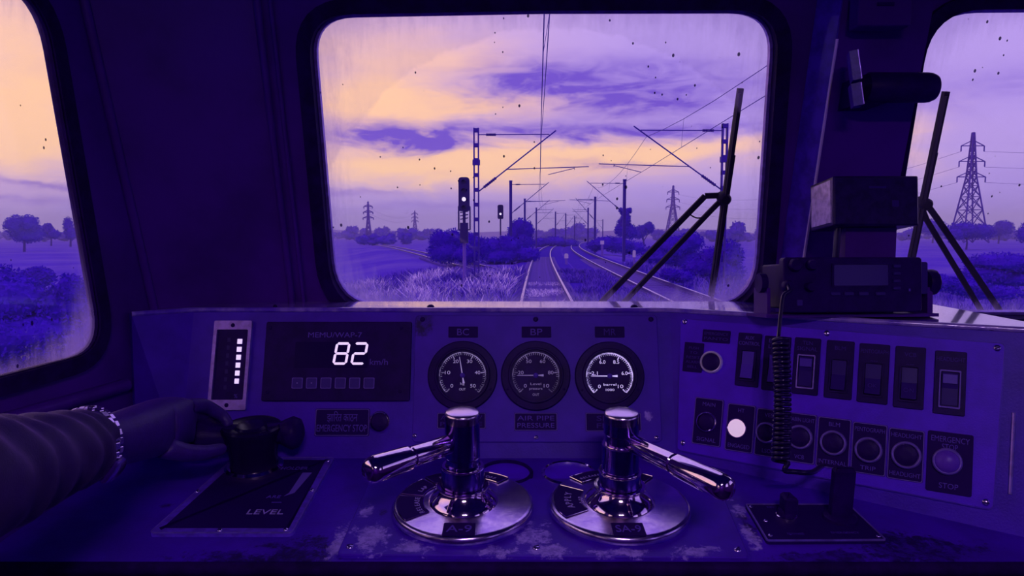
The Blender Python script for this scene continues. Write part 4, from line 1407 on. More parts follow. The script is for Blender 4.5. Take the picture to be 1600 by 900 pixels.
# ------------------------------------------------------------------ driver's arm, hand on the controller
def A(u, v, Y):
    return at(u, v, Y)
person = thing('person', 'person in a dark long-sleeved jacket, only the forearm and hand on the controller showing', 'person', Matrix.Translation(A(-60, 760, .55)))
PI_ = person.matrix_world.inverted()
M_skin = mat('skin', (.05, .008, .25), .36, var=.2, vscale=60, bump=.25, bscale=420, spec=.35, sheen=.06)
M_sleeve = mat('jacket_cloth', (.020, .002, .11), .6, var=.3, vscale=40, bump=.2, bscale=700, sheen=.28)
fore = A(-80, 745, .60)
wr0, wr1 = A(110, 700, .80), A(176, 688, .94)
palm0, palm1 = A(228, 672, 1.07), A(272, 662, 1.16)
ch = [
    (None, [(fore, (.046, .050)), (wr0, (.034, .040)), (wr1, (.033, .039)), (palm0, (.042, .050)), (palm1, (.036, .052))]),
    # index, middle, ring and little finger: knuckle, two bends, tip - closed round the near end of the cross handle
    (4, [(A(292, 633, 1.205), .0165), (A(322, 634, 1.255), .0135), (A(349, 650, 1.275), .0115), (A(360, 668, 1.268), .0095)]),
    (4, [(A(296, 645, 1.235), .0165), (A(326, 650, 1.290), .0130), (A(350, 668, 1.305), .0115), (A(353, 684, 1.295), .0095)]),
    (4, [(A(290, 664, 1.245), .0150), (A(318, 672, 1.298), .0120), (A(338, 686, 1.305), .0105), (A(338, 698, 1.292), .0090)]),
    (4, [(A(278, 682, 1.235), .0135), (A(300, 692, 1.280), .0105), (A(318, 702, 1.285), .0095), (A(322, 710, 1.275), .0080)]),
    # thumb: leaves the side of the palm near its base and lies under the handle's end
    (3, [(A(250, 698, 1.085), .0200), (A(290, 708, 1.110), .0155), (A(325, 707, 1.150), .0130), (A(352, 700, 1.190), .0105)]),
]
body = skin('arm', ch, M_skin, person, 2)
body.data.transform(PI_)
# nail on the thumb
# sleeve: folds of cloth from the elbow to the cuff
ax0, ax1 = A(-120, 775, .55), A(132, 697, .842)
d = ax1 - ax0
path = smooth([Vector((-.52, -.12, Z(-.10))), Vector((-.575, .20, Z(-.30))), ax0], 34) + [ax0 + d * (i / 34) for i in range(1, 35)]
NS = 36
mb = MB()
rings = []
prev = None
for i, p in enumerate(path):
    tq = (path[min(i + 1, len(path) - 1)] - path[max(i - 1, 0)]).normalized()
    if prev is None:
        X, Y, _z = basis(tq)
    else:
        X = (prev - tq * prev.dot(tq)).normalized()
        Y = tq.cross(X)
    prev = X
    f = (i - 68) / 34                    # 0..1 along the forearm, negative towards the shoulder
    row = []
    for j in range(NS):
        a = 2 * PI * j / NS
        rr = (.058 - .017 * f) if f > 0 else (.058 - .010 * f)
        rr *= 1 + .065 * math.sin(f * 24 + 3.2 * math.sin(a + .6) + f * f * 9 + 3 * mnoise.noise(Vector((math.cos(a), math.sin(a), f * 3 + 4)))) * (.5 + .5 * max(f, 0)) + .06 * mnoise.noise(Vector((math.cos(a) * 1.5, math.sin(a) * 1.5, f * 7)))
        if f > .93:
            rr *= 1 + .03 * math.sin((f - .93) / .07 * PI)
        row.append(tuple(p + X * (rr * .96 * math.cos(a)) + Y * (rr * 1.03 * math.sin(a))))
    rings.append(row)
p = ax1
rings.append([tuple(Vector(q) * .86 + p * .14 - d * .004) for q in rings[-1]])
rings.append([tuple(Vector(q) - d * .05) for q in rings[-1]])
mb.loops(rings, True, True)
o = mb.build('sleeve', M_sleeve, person, 60)
o.data.transform(PI_)

# wristwatch: a ring of steel links round the wrist
wc = wr0.lerp(wr1, .36)
wd = (palm0 - wr0).normalized()
wd = (wd + Vector((.34, 0, .10))).normalized()
t = thing('wristwatch', 'steel link wristwatch on the wrist below the sleeve', 'watch', Matrix.Translation(wc))
X, Y, Zv = basis(wd)
M_steel = mat('watch_steel', (.62, .5, .82), .2, 1.0)
NL = 26
ra, rb_ = .0400, .0455
ml = MB().rbox(0, 0, .0088, .0088, -.0015, .0022, .0012, .0007, 2).mesh('link')
side = MB().rbox(0, 0, .0066, .0080, -.0015, .0016, .0012, .0007, 2).mesh('link')
for me in (ml, side):
    me.materials.append(M_steel)
    me.polygons.foreach_set('use_smooth', [False] * len(me.polygons))
for i in range(NL):
    a = 2 * PI * i / NL
    c_ = X * (ra * math.cos(a)) + Y * (rb_ * math.sin(a))
    nn = (X * (math.cos(a) / ra) + Y * (math.sin(a) / rb_)).normalized()
    tt = wd.cross(nn)
    for k_, (me, off, sh) in enumerate(((ml, 0, 0), (side, -.0078, .5), (side, .0078, .5))):
        a2 = a + sh * 2 * PI / NL
        c2 = X * (ra * math.cos(a2)) + Y * (rb_ * math.sin(a2))
        n2 = (X * (math.cos(a2) / ra) + Y * (math.sin(a2) / rb_)).normalized()
        t2 = wd.cross(n2)
        M = Matrix.Identity(4)
        for r in range(3):
            M[r][0], M[r][1], M[r][2], M[r][3] = wd[r], t2[r], n2[r], (c2 + wd * off)[r]
        l = bpy.data.objects.new('link', me)
        l.matrix_local = M
        link(l, t)
# the case sits on the far side of the wrist
a = PI * .5 + 2.2
c_ = X * (ra * math.cos(a)) + Y * (rb_ * math.sin(a))
nn = (X * (math.cos(a) / ra) + Y * (math.sin(a) / rb_)).normalized()
M = Matrix.Identity(4)
t2 = wd.cross(nn)
for r in range(3):
    M[r][0], M[r][1], M[r][2], M[r][3] = wd[r], t2[r], nn[r], c_[r]
MB().lathe([(.017, .0), (.0185, .003), (.0185, .006), (.016, .008), (1e-5, .008)], 32, M).build('watch_case', M_steel, t, 40)

# ------------------------------------------------------------------ wipers on the outside of the windshields
WO = Plane(WALL.o - WALL.n * .085, WALL.x, WALL.n)     # the plane the wipers sweep, outside the glass
M_wip = mat('wiper_black', (.006, .0006, .03), .5, spec=.05)
M_wipe_hi = mat('wiper_rubber', (.008, .0008, .04), .6, spec=.05)
def wiper(label, blade, joint, arms, pivot, loop=None):
    b0, b1 = WO.hit(*blade[0]), WO.hit(*blade[1])
    t = thing('wiper', label, 'wiper', Matrix.Translation(WO.hit(*pivot)), 'windshield wipers')
    n = WALL.n
    mb = MB()
    w0 = WO.px(*blade[0])
    mb.bar(b0, b1, w0 * 8.5, .012, up=n)
    world_part('blade', mb, M_wip, t, 0)
    off = (WALL.x * w0 * 5.0)
    mb = MB(); mb.bar(b0 + (b1 - b0) * .02 - off * .6 + n * .010, b1 - off * .2 + n * .010, w0 * 3.0, .016, up=n)
    world_part('rubber_edge', mb, M_wipe_hi, t, 0)
    mb = MB(); mb.bar(b0 + (b1 - b0) * .30 + off * 1.1, b0 + (b1 - b0) * .9 + off * .9, w0 * 2.6, .007, up=n)
    world_part('blade_spring', mb, M_wip, t, 0)
    for a in arms:
        pts = [WO.hit(u, v) - n * .012 for u, v in a]
        ws = w0 * (9 if a is arms[0] else 8)
        mb = MB()
        for i in range(len(pts) - 1):
            mb.bar(pts[i], pts[i + 1], ws, .007, up=n)
        world_part('arm', mb, M_wip, t, 0)
    j = WO.hit(*joint)
    mb = MB()
    X, Y, Zv = basis(n)
    M = Matrix.Identity(4)
    for r in range(3):
        M[r][0], M[r][1], M[r][2], M[r][3] = X[r], Y[r], Zv[r], j[r]
    mb.lathe([(w0 * 9, -.02), (w0 * 10, -.012), (w0 * 10, .012), (w0 * 7, .018), (1e-5, .018)], 20, M)
    world_part('blade_clamp', mb, M_wip, t, 40)
    if loop:
        mb = MB(); mb.tube(smooth([WO.hit(u, v) - n * .008 for u, v in loop], 6), w0 * 1.2, 8)
        world_part('link_wire', mb, M_wip, t)
    return t
wiper('long black wiper with twin arms across the windshield', ((1157, 138), (1111, 462)), (1131, 310), [[(1132, 307), (1104, 308), (930, 486)], [(1128, 316), (1112, 332), (966, 486)]], (948, 484), [(1077, 335), (1090, 342), (1106, 340)])
wiper('black wiper outside the second windshield beyond the radio', ((1478, 143), (1416, 440)), (1444, 318), [[(1446, 312), (1470, 345), (1575, 500)], [(1443, 322), (1452, 345), (1545, 500)]], (1560, 500))

# ------------------------------------------------------------------ outside: the line
YS = np.array([-20, 0, 23, 45, 58, 90, 130, 200, 300, 400, 520.])
XS = np.array([-.3, .35, 1.13, 1.88, 2.45, 4.1, 6.7, 13.2, 27.5, 45, 70.])
CF = np.polyfit(YS, XS, 5)
def cx_own(y): return float(np.polyval(CF, y))
SPACING = 5.2
def cx_right(y): return cx_own(y) + SPACING - max(0, y - 200) * .003
_sy = np.array([20, 36, 43, 49.5, 62, 80, 99, 130, 180.])
_sx = np.array([.9, .35, -.75, -2.0, -5.2, -9.2, -13.6, -21, -34.])
SFT = np.polyfit(_sy, _sx, 4)
def cx_side(y): return float(np.interp(y, _sy, _sx))

M_rail = mat('rail_steel', (.62, .5, .82), .30, 1.0)
M_railside = mat('rail_rust', (.06, .012, .32), .6)
M_sleeper = mat('sleeper_concrete', (.12, .045, .48), .7, var=.4, vscale=6)
M_ballast = mat('ballast_stone', (.034, .002, .38), .95, spec=.02, c2=(.054, .006, .46), vscale=3.2, bump=1.0, bscale=14)
def ground_h(x, y):
    d = min(abs(x - cx_own(min(max(y, -20), 500))), abs(x - cx_right(min(max(y, -20), 500))))
    if 34 < y < 190:
        d = min(d, abs(x - cx_side(y)) + max(0, y - 150) * .1)
    s = min(1.0, max(0.0, (d - 3.2) / 9))
    s = s * s * (3 - 2 * s)
    h = -.42 - 1.15 * s
    if y < 260:
        h += .16 * mnoise.noise(Vector((x * .15, y * .15, 0))) * s
    return h

def track(label, fn, y0, y1, ysl, bed=True, step=4.0):
    t = thing('railway_track', label, 'track', Matrix.Translation((fn(y0), y0, -.2)))
    ys = [y0]
    while ys[-1] < y1:
        ys.append(min(y1, ys[-1] + max(1.5, ys[-1] * .045 if ys[-1] > 0 else step)))
    def frame(y):
        a, b = fn(y - .5), fn(y + .5)
        tv = Vector((b - a, 1, 0)).normalized()
        return Vector((fn(y), y, 0)), Vector((tv.y, -tv.x, 0))
    prof = [(-.075, -.17), (.075, -.17), (.075, -.155), (.012, -.135), (.012, -.045), (.05, -.035), (.05, -.004), (.045, 0), (-.045, 0), (-.05, -.004), (-.05, -.035), (-.012, -.045), (-.012, -.135), (-.075, -.155)]
    for s in (-1, 1):
        rings = []
        for y in ys:
            c, nx = frame(y)
            c = c + nx * (s * .874)
            rings.append([tuple(c + nx * px + Vector((0, 0, pz))) for px, pz in prof])
        mb = MB().loops(rings)
        o = world_part('rail', mb, M_railside, t, 30)
        o.data.materials.append(M_rail)
        for p in o.data.polygons:
            if p.normal.z > .6 and p.center.z + t.location.z > -.01:
                p.material_index = 1
    sm = MB().prism([(-1.35, -.125), (1.35, -.125), (1.35, .125), (-1.35, .125)], -.20, 0, .03).mesh('sleeper')
    sm.materials.append(M_sleeper)
    y = ysl[0]
    while y < ysl[1]:
        c, nx = frame(y)
        o = bpy.data.objects.new('sleeper', sm)
        o.matrix_local = Matrix.Translation((c.x - t.location.x, c.y - t.location.y, -.165 - t.location.z)) @ Matrix.Rotation(math.atan2(nx.y, nx.x), 4, 'Z')
        link(o, t)
        y += .65
    if bed:
        rings = []
        yy = y0
        bys = []
        while yy < y1:
            bys.append(yy); yy += max(.45, .02 * max(yy, 0))
        for y in bys:
            c, nx = frame(y)
            row = []
            for i, (px, pz) in enumerate([(-3.1, -.62), (-2.5, -.40), (-1.9, -.225), (-1.5, -.205), (-.95, -.215), (-.4, -.235), (.4, -.235), (.95, -.215), (1.5, -.205), (1.9, -.225), (2.5, -.40), (3.1, -.62)]):
                q = c + nx * px
                row.append((q.x, q.y, pz + .05 * mnoise.noise(Vector((q.x * 2.5, q.y * 2.5, 0)))))
            row += [(row[-1][0], row[-1][1], -1.0), (row[0][0], row[0][1], -1.0)]
            rings.append(row)
        world_part('ballast_bed', MB().loops(rings), M_ballast, t, 60)
    return t
track('railway track straight ahead that bends away into the haze', cx_own, 4, 470, (14, 80))
track('second railway track beside the first, crossed by the wiper arms', cx_right, 4, 470, (14, 72))
track('siding track that branches off towards the dark bushes by the signal', cx_side, 42, 178, (42, 80), False)

# ground
M_ground = mat('field_ground', (.08, .02, .54), .95, spec=.02, c2=(.15, .075, .54), vscale=.06, bump=.6, bscale=3)
xs = sorted(set([round(v, 2) for v in list(np.linspace(-30, 40, 57)) + list(np.linspace(-260, 300, 81)) + [-1500, -1000, -700, -450, 450, 700, 1000, 1500]]))
ysg = sorted(set([round(v, 2) for v in list(np.linspace(-30, 120, 76)) + list(np.linspace(120, 520, 67)) + [600, 700, 850, 1000, 1300, 1700, 2200]]))
mb = MB()
vs = [(x, y, ground_h(x, y) if abs(x) < 320 and y < 560 else -1.57) for y in ysg for x in xs]
nx_ = len(xs)
fs = [(j * nx_ + i, j * nx_ + i + 1, (j + 1) * nx_ + i + 1, (j + 1) * nx_ + i) for j in range(len(ysg) - 1) for i in range(nx_ - 1)]
mb.add(vs, fs)
mb.build('ground', M_ground, None, 60, kind='structure')

# haze over the fields: real scattering air, from a little way ahead of the train
def haze():
    m = bpy.data.materials.new('evening_haze')
    m.use_nodes = True
    g = NT(m.node_tree)
    v = g.n('ShaderNodeVolumeScatter')
    v.inputs['Color'].default_value = (.72, .56, 1.0, 1)
    v.inputs['Density'].default_value = HAZE
    v.inputs['Anisotropy'].default_value = 0.0
    o = g.n('ShaderNodeOutputMaterial')
    g.t.links.new(v.outputs[0], o.inputs['Volume'])
    mb = MB(); mb.box(0, 1108, 28, 2900, 2190, 64)
    mb.build('haze', m, None, 0, kind='stuff')['label'] = 'evening haze over the fields'
if HAZE > 0:
    haze()

# ------------------------------------------------------------------ masts of the overhead line
M_mast = mat('mast_steel', (.045, .008, .34), .6)
M_ins = mat('insulator_glaze', (.04, .006, .26), .35)
M_mastfar = M_mast
def mast(label, u, vtop, side, track_fn, lattice=False, D=None, top_h=8.0, reach=None):
    """side +1: the track lies to its right"""
    D = D or (top_h - H) * F / (368 - vtop) * 1.0
    p = at(u, vtop, D)
    x, y, zt = p.x, p.y, p.z
    zb = ground_h(x, y) - .1
    t = thing('overhead_mast', label, 'mast', Matrix.Translation((x, y, zb)), 'overhead line masts')
    Hh = zt - zb
    w = .30
    if lattice:
        for sx in (-1, 1):
            mb = MB(); mb.box(sx * (w / 2 - .035), 0, Hh / 2, .07, .2, Hh)
            mb.build('upright', M_mast, t, 0)
        bm_ = MB().box(0, 0, 0, w, .21, .20).mesh('batten'); bm_.materials.append(M_mast)
        z = Hh - .12
        while z > 0:
            o = bpy.data.objects.new('batten', bm_); o.matrix_local = Matrix.Translation((0, 0, z)); link(o, t)
            z -= .78
        mb = MB(); mb.box(0, 0, Hh - 1.8, w + .09, .26, .28); mb.build('clamp', M_mast, t, 0)
    else:
        mb = MB()
        mb.box(0, 0, Hh / 2, w * .9, .05, Hh); mb.box(-w * .45, 0, Hh / 2, .035, .26, Hh); mb.box(w * .45, 0, Hh / 2, .035, .26, Hh)
        mb.build('post', M_mast, t, 0)
        mb = MB(); mb.box(0, 0, Hh, w * 1.15, .3, .12); mb.build('cap', M_mast, t, 0)
    L_ = reach or abs(track_fn(y) - x) + .3
    s = side
    zc = -zb
    def tube_part(name, a, b, r, m=M_mast):
        mb = MB(); mb.tube([a, b], r, 8); return mb.build(name, m, t, 40)
    def ins_part(a, b, r):
        a, b = Vector(a), Vector(b)
        n_ = 7
        pts = [a.lerp(b, i / (2 * n_)) for i in range(2 * n_ + 1)]
        mb = MB(); mb.tube(pts, [r * (1.0 if i % 2 else .55) for i in range(2 * n_ + 1)], 8)
        return mb.build('insulator', M_ins, t, 40)
    zt_ = Hh - .35
    end = Vector((s * L_, 0, zt_ + .02))
    root = Vector((s * w / 2, 0, zt_))
    tube_part('tie_tube', root, end, .028)
    ins_part(root.lerp(end, .10), root.lerp(end, .24), .085)
    zl = Hh - 3.3
    r2 = Vector((s * w / 2, 0, zl))
    e2 = Vector((s * (L_ + .35), 0, zt_ + .22))
    tube_part('bracket_tube', r2, e2, .035)
    ins_part(r2.lerp(e2, .06), r2.lerp(e2, .22), .09)
    q = r2.lerp(e2, .36)
    e3 = Vector((s * (L_ + 2.1), 0, q.z + .14))
    if lattice or D < 90:
        tube_part('register_tube', q, e3, .024)
        tube_part('steady_arm', (s * (L_ - .05), 0, q.z - .28), (s * (L_ + 1.35), 0, q.z + .06), .018)
        tube_part('dropper', (s * (L_ + 1.3), 0, q.z + .14), (s * (L_ + 1.35), 0, q.z - .02), .014)
    else:
        tube_part('register_tube', q, Vector((s * (L_ + .8), 0, q.z + .05)), .022)
    return t
mast('tall lattice mast with open battens just past the signal', 744, 200, 1, cx_own, True)
mast('lattice mast partly behind the long wiper blade', 1133, 193, -1, cx_right, True)
mast('steel mast behind the second signal, carrying one bracket', 798, 283, 1, cx_own)
mast('steel mast that rises from behind the round trackside tree', 820, 311, 1, cx_own)
mast('thin steel mast just beside the round trackside tree', 838, 325, 1, cx_own)
mast('steel mast in front of the slender trackside tree', 976, 281, -1, cx_right)
mast('dark steel mast between the second track and the earth mound', 930, 308, -1, cx_right)
mast('thin steel mast directly behind the dark one by the earth mound', 919, 325, -1, cx_right)
for i, (u, v) in enumerate(((868, 331), (884, 334), (898, 338), (942, 343))):
    mast(('small distant mast, the first of the row at the bend', 'small distant mast, the second of the row at the bend', 'small distant mast, the third of the row at the bend', 'small distant mast standing apart beyond the earth mound')[i], u, v, 1 if i < 3 else -1, cx_own, reach=2.2)

# wires
M_wire = mat('wire_copper', (.05, .010, .34), .5)
def wire(name, label, pts, r, drops=None):
    t = thing(name, label, 'wire', Matrix.Translation(pts[0]))
    world_part('wire', MB().tube(pts, r, 6), M_wire, t)
    if drops:
        for a, b in drops:
            world_part('dropper', MB().tube([a, b], .006, 5), M_wire, t)
    return t
SPAN = [-10, 37, 74, 111, 147, 176, 215, 260]
def wires(fn, dx, lab):
    con, cat_, dr = [], [], []
    for i in range(len(SPAN) - 1):
        a, b = SPAN[i], SPAN[i + 1]
        for k in range(10):
            f = k / 10
            y = a + (b - a) * f
            st = .25 * (1 if i % 2 else -1) * (1 - 2 * f)
            zz_ = 7.35 - .95 * 4 * f * (1 - f)
            con.append(Vector((fn(y) + st * .3 + dx, y, 5.65)))
            cat_.append(Vector((fn(y) + dx + .12, y, zz_)))
            if k in (2, 5, 8) and y < 120:
                dr.append((con[-1], cat_[-1]))
    wire('contact_wire', 'contact wire over the %s' % lab, con, .011, None)
    wire('catenary_wire', 'sagging catenary wire above the %s' % lab, cat_, .011, dr)
wires(cx_own, -.25, 'track straight ahead')
wires(cx_right, 0, 'second track')

# ------------------------------------------------------------------ signals
M_sig = mat('signal_black', (.020, .003, .14), .5)
M_post = mat('signal_post_paint', (.17, .075, .52), .6)
M_lens = mat('signal_lens_lit', (.5, .4, .7), .5, emit=(1.0, .86, 1.0), estr=1.0)
M_lensoff = mat('signal_lens_dark', (.02, .003, .12), .3)
def signal(label, u, vt, vb, D, lit, cage=True):
    k = D / F
    p = at(u, vt, D)
    zb = ground_h(p.x, p.y) - .05
    t = thing('colour_light_signal', label, 'signal', Matrix.Translation((p.x, p.y, zb)), 'colour light signals')
    hh = p.z - zb
    hd = (at(u, vt, D) - at(u, vb, D)).length
    w = k * (17 if cage else 9)
    RXm = Matrix.Rotation(PI / 2, 4, 'X')
    hdm = Matrix.Translation((0, .12, hh - hd / 2)) @ RXm
    mb = MB(); mb.prism(round_poly(ccw([(-w / 2, -hd / 2), (w / 2, -hd / 2), (w / 2, hd / 2), (-w / 2, hd / 2)]), [w * .2, w * .2, w * .3, w * .3], 3), 0, .24, M=hdm)
    mb.build('head', M_sig, t, 0)
    n_ = 4
    for i in range(n_):
        z = hh - hd * (i + .6) / n_
        M = Matrix.Translation((0, -.12, z)) @ RXm
        r = w * .19
        on_ = i == lit
        l = MB().lathe([(r, 0), (r, .03), (1e-5, .035)], 16, M).build('lens', M_lens if on_ else M_lensoff, t, 30)
        mb = MB()
        rings = []
        for j in range(9):
            a = PI * j / 8
            rings.append([(r * 1.25 * math.cos(a), -.12, z + r * 1.25 * math.sin(a)), (r * 1.15 * math.cos(a), -.40, z + r * 1.15 * math.sin(a)), (r * 1.05 * math.cos(a), -.40, z + r * 1.05 * math.sin(a)), (r * 1.15 * math.cos(a), -.12, z + r * 1.15 * math.sin(a))])
        mb.loops(rings).build('hood', M_sig, l, 30)
    mb = MB(); mb.tube([(0, 0, hh * .46), (0, 0, hh - hd * .9)], .075, 12); mb.build('upper_post', M_sig, t, 40)
    mb = MB(); mb.tube([(0, 0, 0), (0, 0, hh * .47)], .085, 12); mb.build('lower_post', M_post, t, 40)
    if cage:
        mb = MB()
        x = w * .52; z0, z1 = hh - hd * 1.55, hh - hd * .85
        for sx in (-1, 1):
            mb.tube([(sx * x, -.1, z1), (sx * x, -.1, z0)], .022, 6)
            mb.tube([(sx * x, .35, z1), (sx * x, .35, z0)], .022, 6)
            mb.tube([(sx * x, -.1, z0), (sx * x, .35, z0)], .022, 6)
        mb.tube([(-x, -.1, z0), (x, -.1, z0)], .03, 6); mb.tube([(-x, .35, z0), (x, .35, z0)], .022, 6)
        mb.build('ladder_cage', M_sig, t, 40)
        mb = MB(); mb.rbox(0, -.12, .40, .3, hh * .42, hh * .60, .05); mb.build('relay_box', M_sig, t, 30)
        for i in range(3):
            mb = MB(); mb.bar((-x * .7, -.05, hh - hd * (1.04 + .1 * i)), (x * .7, -.05, hh - hd * (1.0 + .1 * i)), .05); mb.build('bracket', M_sig, t, 0)
    return t
signal('nearer signal on a two-tone post with one white light lit', 725, 277, 330, 35, 2, True)
signal('smaller signal farther along, one white light lit', 782, 320, 342, 76, 2, False)

# ------------------------------------------------------------------ pylons
M_pyl = mat('pylon_steel', (.06, .012, .36), .6)
def pylon(label, u, vt, D, hh, w0, arms=3, group='power line pylons', lod=1, thick=.11):
    p = at(u, vt, D)
    zb = p.z - hh
    t = thing('pylon', label, 'pylon', Matrix.Translation((p.x, p.y, zb)), group)
    waist = .60
    def half(f):
        return (w0 / 2) * (1 - f / waist * .74) if f < waist else (w0 / 2) * (.26 - .20 * (f - waist) / (1 - waist))
    lev = [0, .16, .30, .42, .52, .60, .67, .74, .81, .88, .94, 1.0]
    for sx, sy in ((-1, -1), (1, -1), (1, 1), (-1, 1)):
        mb = MB()
        for a, b in zip(lev[:-1], lev[1:]):
            mb.bar((sx * half(a), sy * half(a), a * hh), (sx * half(b), sy * half(b), b * hh), thick)
        mb.build('leg', M_pyl, t, 0)
    mb = MB()
    for a, b in zip(lev[:-1], lev[1:]):
        ha, hb = half(a), half(b)
        for (s0, s1) in (((-1, -1), (1, -1)), ((1, -1), (1, 1)), ((1, 1), (-1, 1)), ((-1, 1), (-1, -1))):
            mb.bar((s0[0] * ha, s0[1] * ha, a * hh), (s1[0] * hb, s1[1] * hb, b * hh), thick * .6)
            mb.bar((s1[0] * ha, s1[1] * ha, a * hh), (s0[0] * hb, s0[1] * hb, b * hh), thick * .6)
            mb.bar((s0[0] * hb, s0[1] * hb, b * hh), (s1[0] * hb, s1[1] * hb, b * hh), thick * .5)
    mb.build('lattice_bracing', M_pyl, t, 0, kind='stuff')
    for i, f in enumerate((.88, .74, .60)[:arms]):
        wa = hh * (.105 + .012 * i)
        mb = MB(); z = f * hh; h_ = half(f)
        for s in (-1, 1):
            mb.bar((s * h_, 0, z), (s * wa, 0, z), thick * .8)
            mb.bar((s * h_, 0, z + hh * .045), (s * wa, 0, z), thick * .7)
            mb.bar((s * wa, 0, z), (s * wa, 0, z - hh * .05), thick * .8)
        mb.build('crossarm', M_pyl, t, 0)
    return t, p, zb
T1 = pylon('big lattice pylon seen through the second windshield', 1521, 207, 240, 37, 8.4, thick=.36)
T2 = pylon('grey lattice pylon between the wiper arms and the slender tree', 1052, 290, 480, 36, 9, thick=.55)
T3 = pylon('slim pale pylon over the fields, the nearer of two beyond the bushes', 575, 315, 420, 24, 3.6, thick=.6)
T4 = pylon('faint small pylon over the fields, farther than the slim pale one', 648, 329, 700, 26, 6, thick=.6)
def power(label, a, b, sag=2.0):
    pts = [a.lerp(b, i / 14) - Vector((0, 0, sag * 4 * (i / 14) * (1 - i / 14))) for i in range(15)]
    wire('power_line', label, pts, .045)
for i, f in enumerate((.88, .74, .60)):
    wa = 37 * (.105 + .012 * i)
    base = Vector((T1[1].x, T1[1].y, T1[2] + f * 37 - 1.9))
    for s, nm in ((1, 'outer'), (-1, 'inner')):
        a = base + Vector((s * wa, 0, 0))
        if s > 0:
            power('%s power line from the big lattice pylon out of the picture' % ('upper', 'middle', 'lower')[i], a, a + Vector((170, -60, 1)), 4)
        else:
            power('%s power line from the big lattice pylon to the grey one' % ('upper', 'middle', 'lower')[i], a, Vector((T2[1].x + 4, T2[1].y, T2[2] + f * 36 - 1.8)), 9)
for i, f in enumerate((.86, .72)):
    power('%s power line between the two pale pylons over the fields' % ('upper', 'lower')[i], Vector((T3[1].x, T3[1].y, T3[2] + f * 24)), Vector((T4[1].x, T4[1].y, T4[2] + f * 26)), 5)

# small trackside posts and markers
M_white = mat('marker_whitewash', (.6, .5, .72), .6)
def marker(label, u, v, D, w, h, rnd=False):
    p = at(u, v, D)
    t = thing('trackside_marker', label, 'marker', Matrix.Translation((p.x, p.y, p.z - h)), 'whitewashed trackside markers')
    mb = MB()
    mb.prism(round_poly(ccw([(-w / 2, 0), (w / 2, 0), (w / 2, h), (-w / 2, h)]), [0, 0, w * .48, w * .48] if rnd else w * .08, 4), -.06, .06, M=Matrix.Rotation(PI / 2, 4, 'X'))
    mb.build('stone', M_white, t, 30)
    gz = ground_h(p.x, p.y)
    ft = p.z - h - gz
    mb = MB(); mb.box(0, 0, -max(ft, .05) / 2, w * .6, .10, max(ft, .05) + .04); mb.build('foot', M_post, t, 0)
    return t
marker('small white marker low between the two tracks', 885, 396, 62, .35, .42, True)
marker('square white marker on the earth mound', 941, 376, 85, .45, .45)
marker('tall white post on the slope below the slender tree', 991, 391, 55, .22, .55, True)

# ------------------------------------------------------------------ plants
M_leaf = mat('leaf_dark', (.050, .003, .52), .95, c2=(.070, .008, .62), vscale=1.2, spec=.02)
M_leaf2 = mat('leaf_mid', (.06, .012, .42), .9, c2=(.12, .05, .55), vscale=.9)
M_bark = mat('bark', (.04, .008, .25), .8)
M_grass = mat('dry_grass', (.16, .07, .62), .9, c2=(.050, .005, .50), vscale=1.1, spec=.05)
M_grasshi = mat('seed_grass', (.80, .64, .98), .9, c2=(.30, .17, .75), vscale=1.5, spec=.05)

def tri_mesh(name, V, Fc):
    me = bpy.data.meshes.new(name)
    nv, nf, k = len(V), len(Fc), Fc.shape[1]
    me.vertices.add(nv)
    me.vertices.foreach_set('co', np.ascontiguousarray(V, dtype=np.float32).ravel())
    me.loops.add(nf * k)
    me.loops.foreach_set('vertex_index', np.ascontiguousarray(Fc, dtype=np.int32).ravel())
    me.polygons.add(nf)
    me.polygons.foreach_set('loop_start', np.arange(nf, dtype=np.int32) * k)
    me.update()
    return me

def leaves(blobs, n, size, seed):
    """n leaf quads near the surfaces of the crown's lumps [(x,y,z,rx,ry,rz)]"""
    r = np.random.default_rng(seed)
    B = np.array(blobs, float)
    wgt = B[:, 3] * B[:, 5]
    idx = r.choice(len(B), n, p=wgt / wgt.sum())
    d = r.normal(size=(n, 3)); d /= np.linalg.norm(d, axis=1)[:, None]
    rad = r.uniform(.70, 1.06, n) ** .6
    c = B[idx, :3] + d * B[idx, 3:] * rad[:, None]
    a = r.normal(size=(n, 3)); a /= np.linalg.norm(a, axis=1)[:, None]
    b = np.cross(a, d + .4 * r.normal(size=(n, 3))); b /= np.linalg.norm(b, axis=1)[:, None] + 1e-9
    s = size * r.uniform(.5, 1.3, n)[:, None]
    V = np.stack([c - a * s, c + b * s * .45, c + a * s, c - b * s * .45], 1).reshape(-1, 3)
    return V, np.arange(n * 4).reshape(-1, 4)

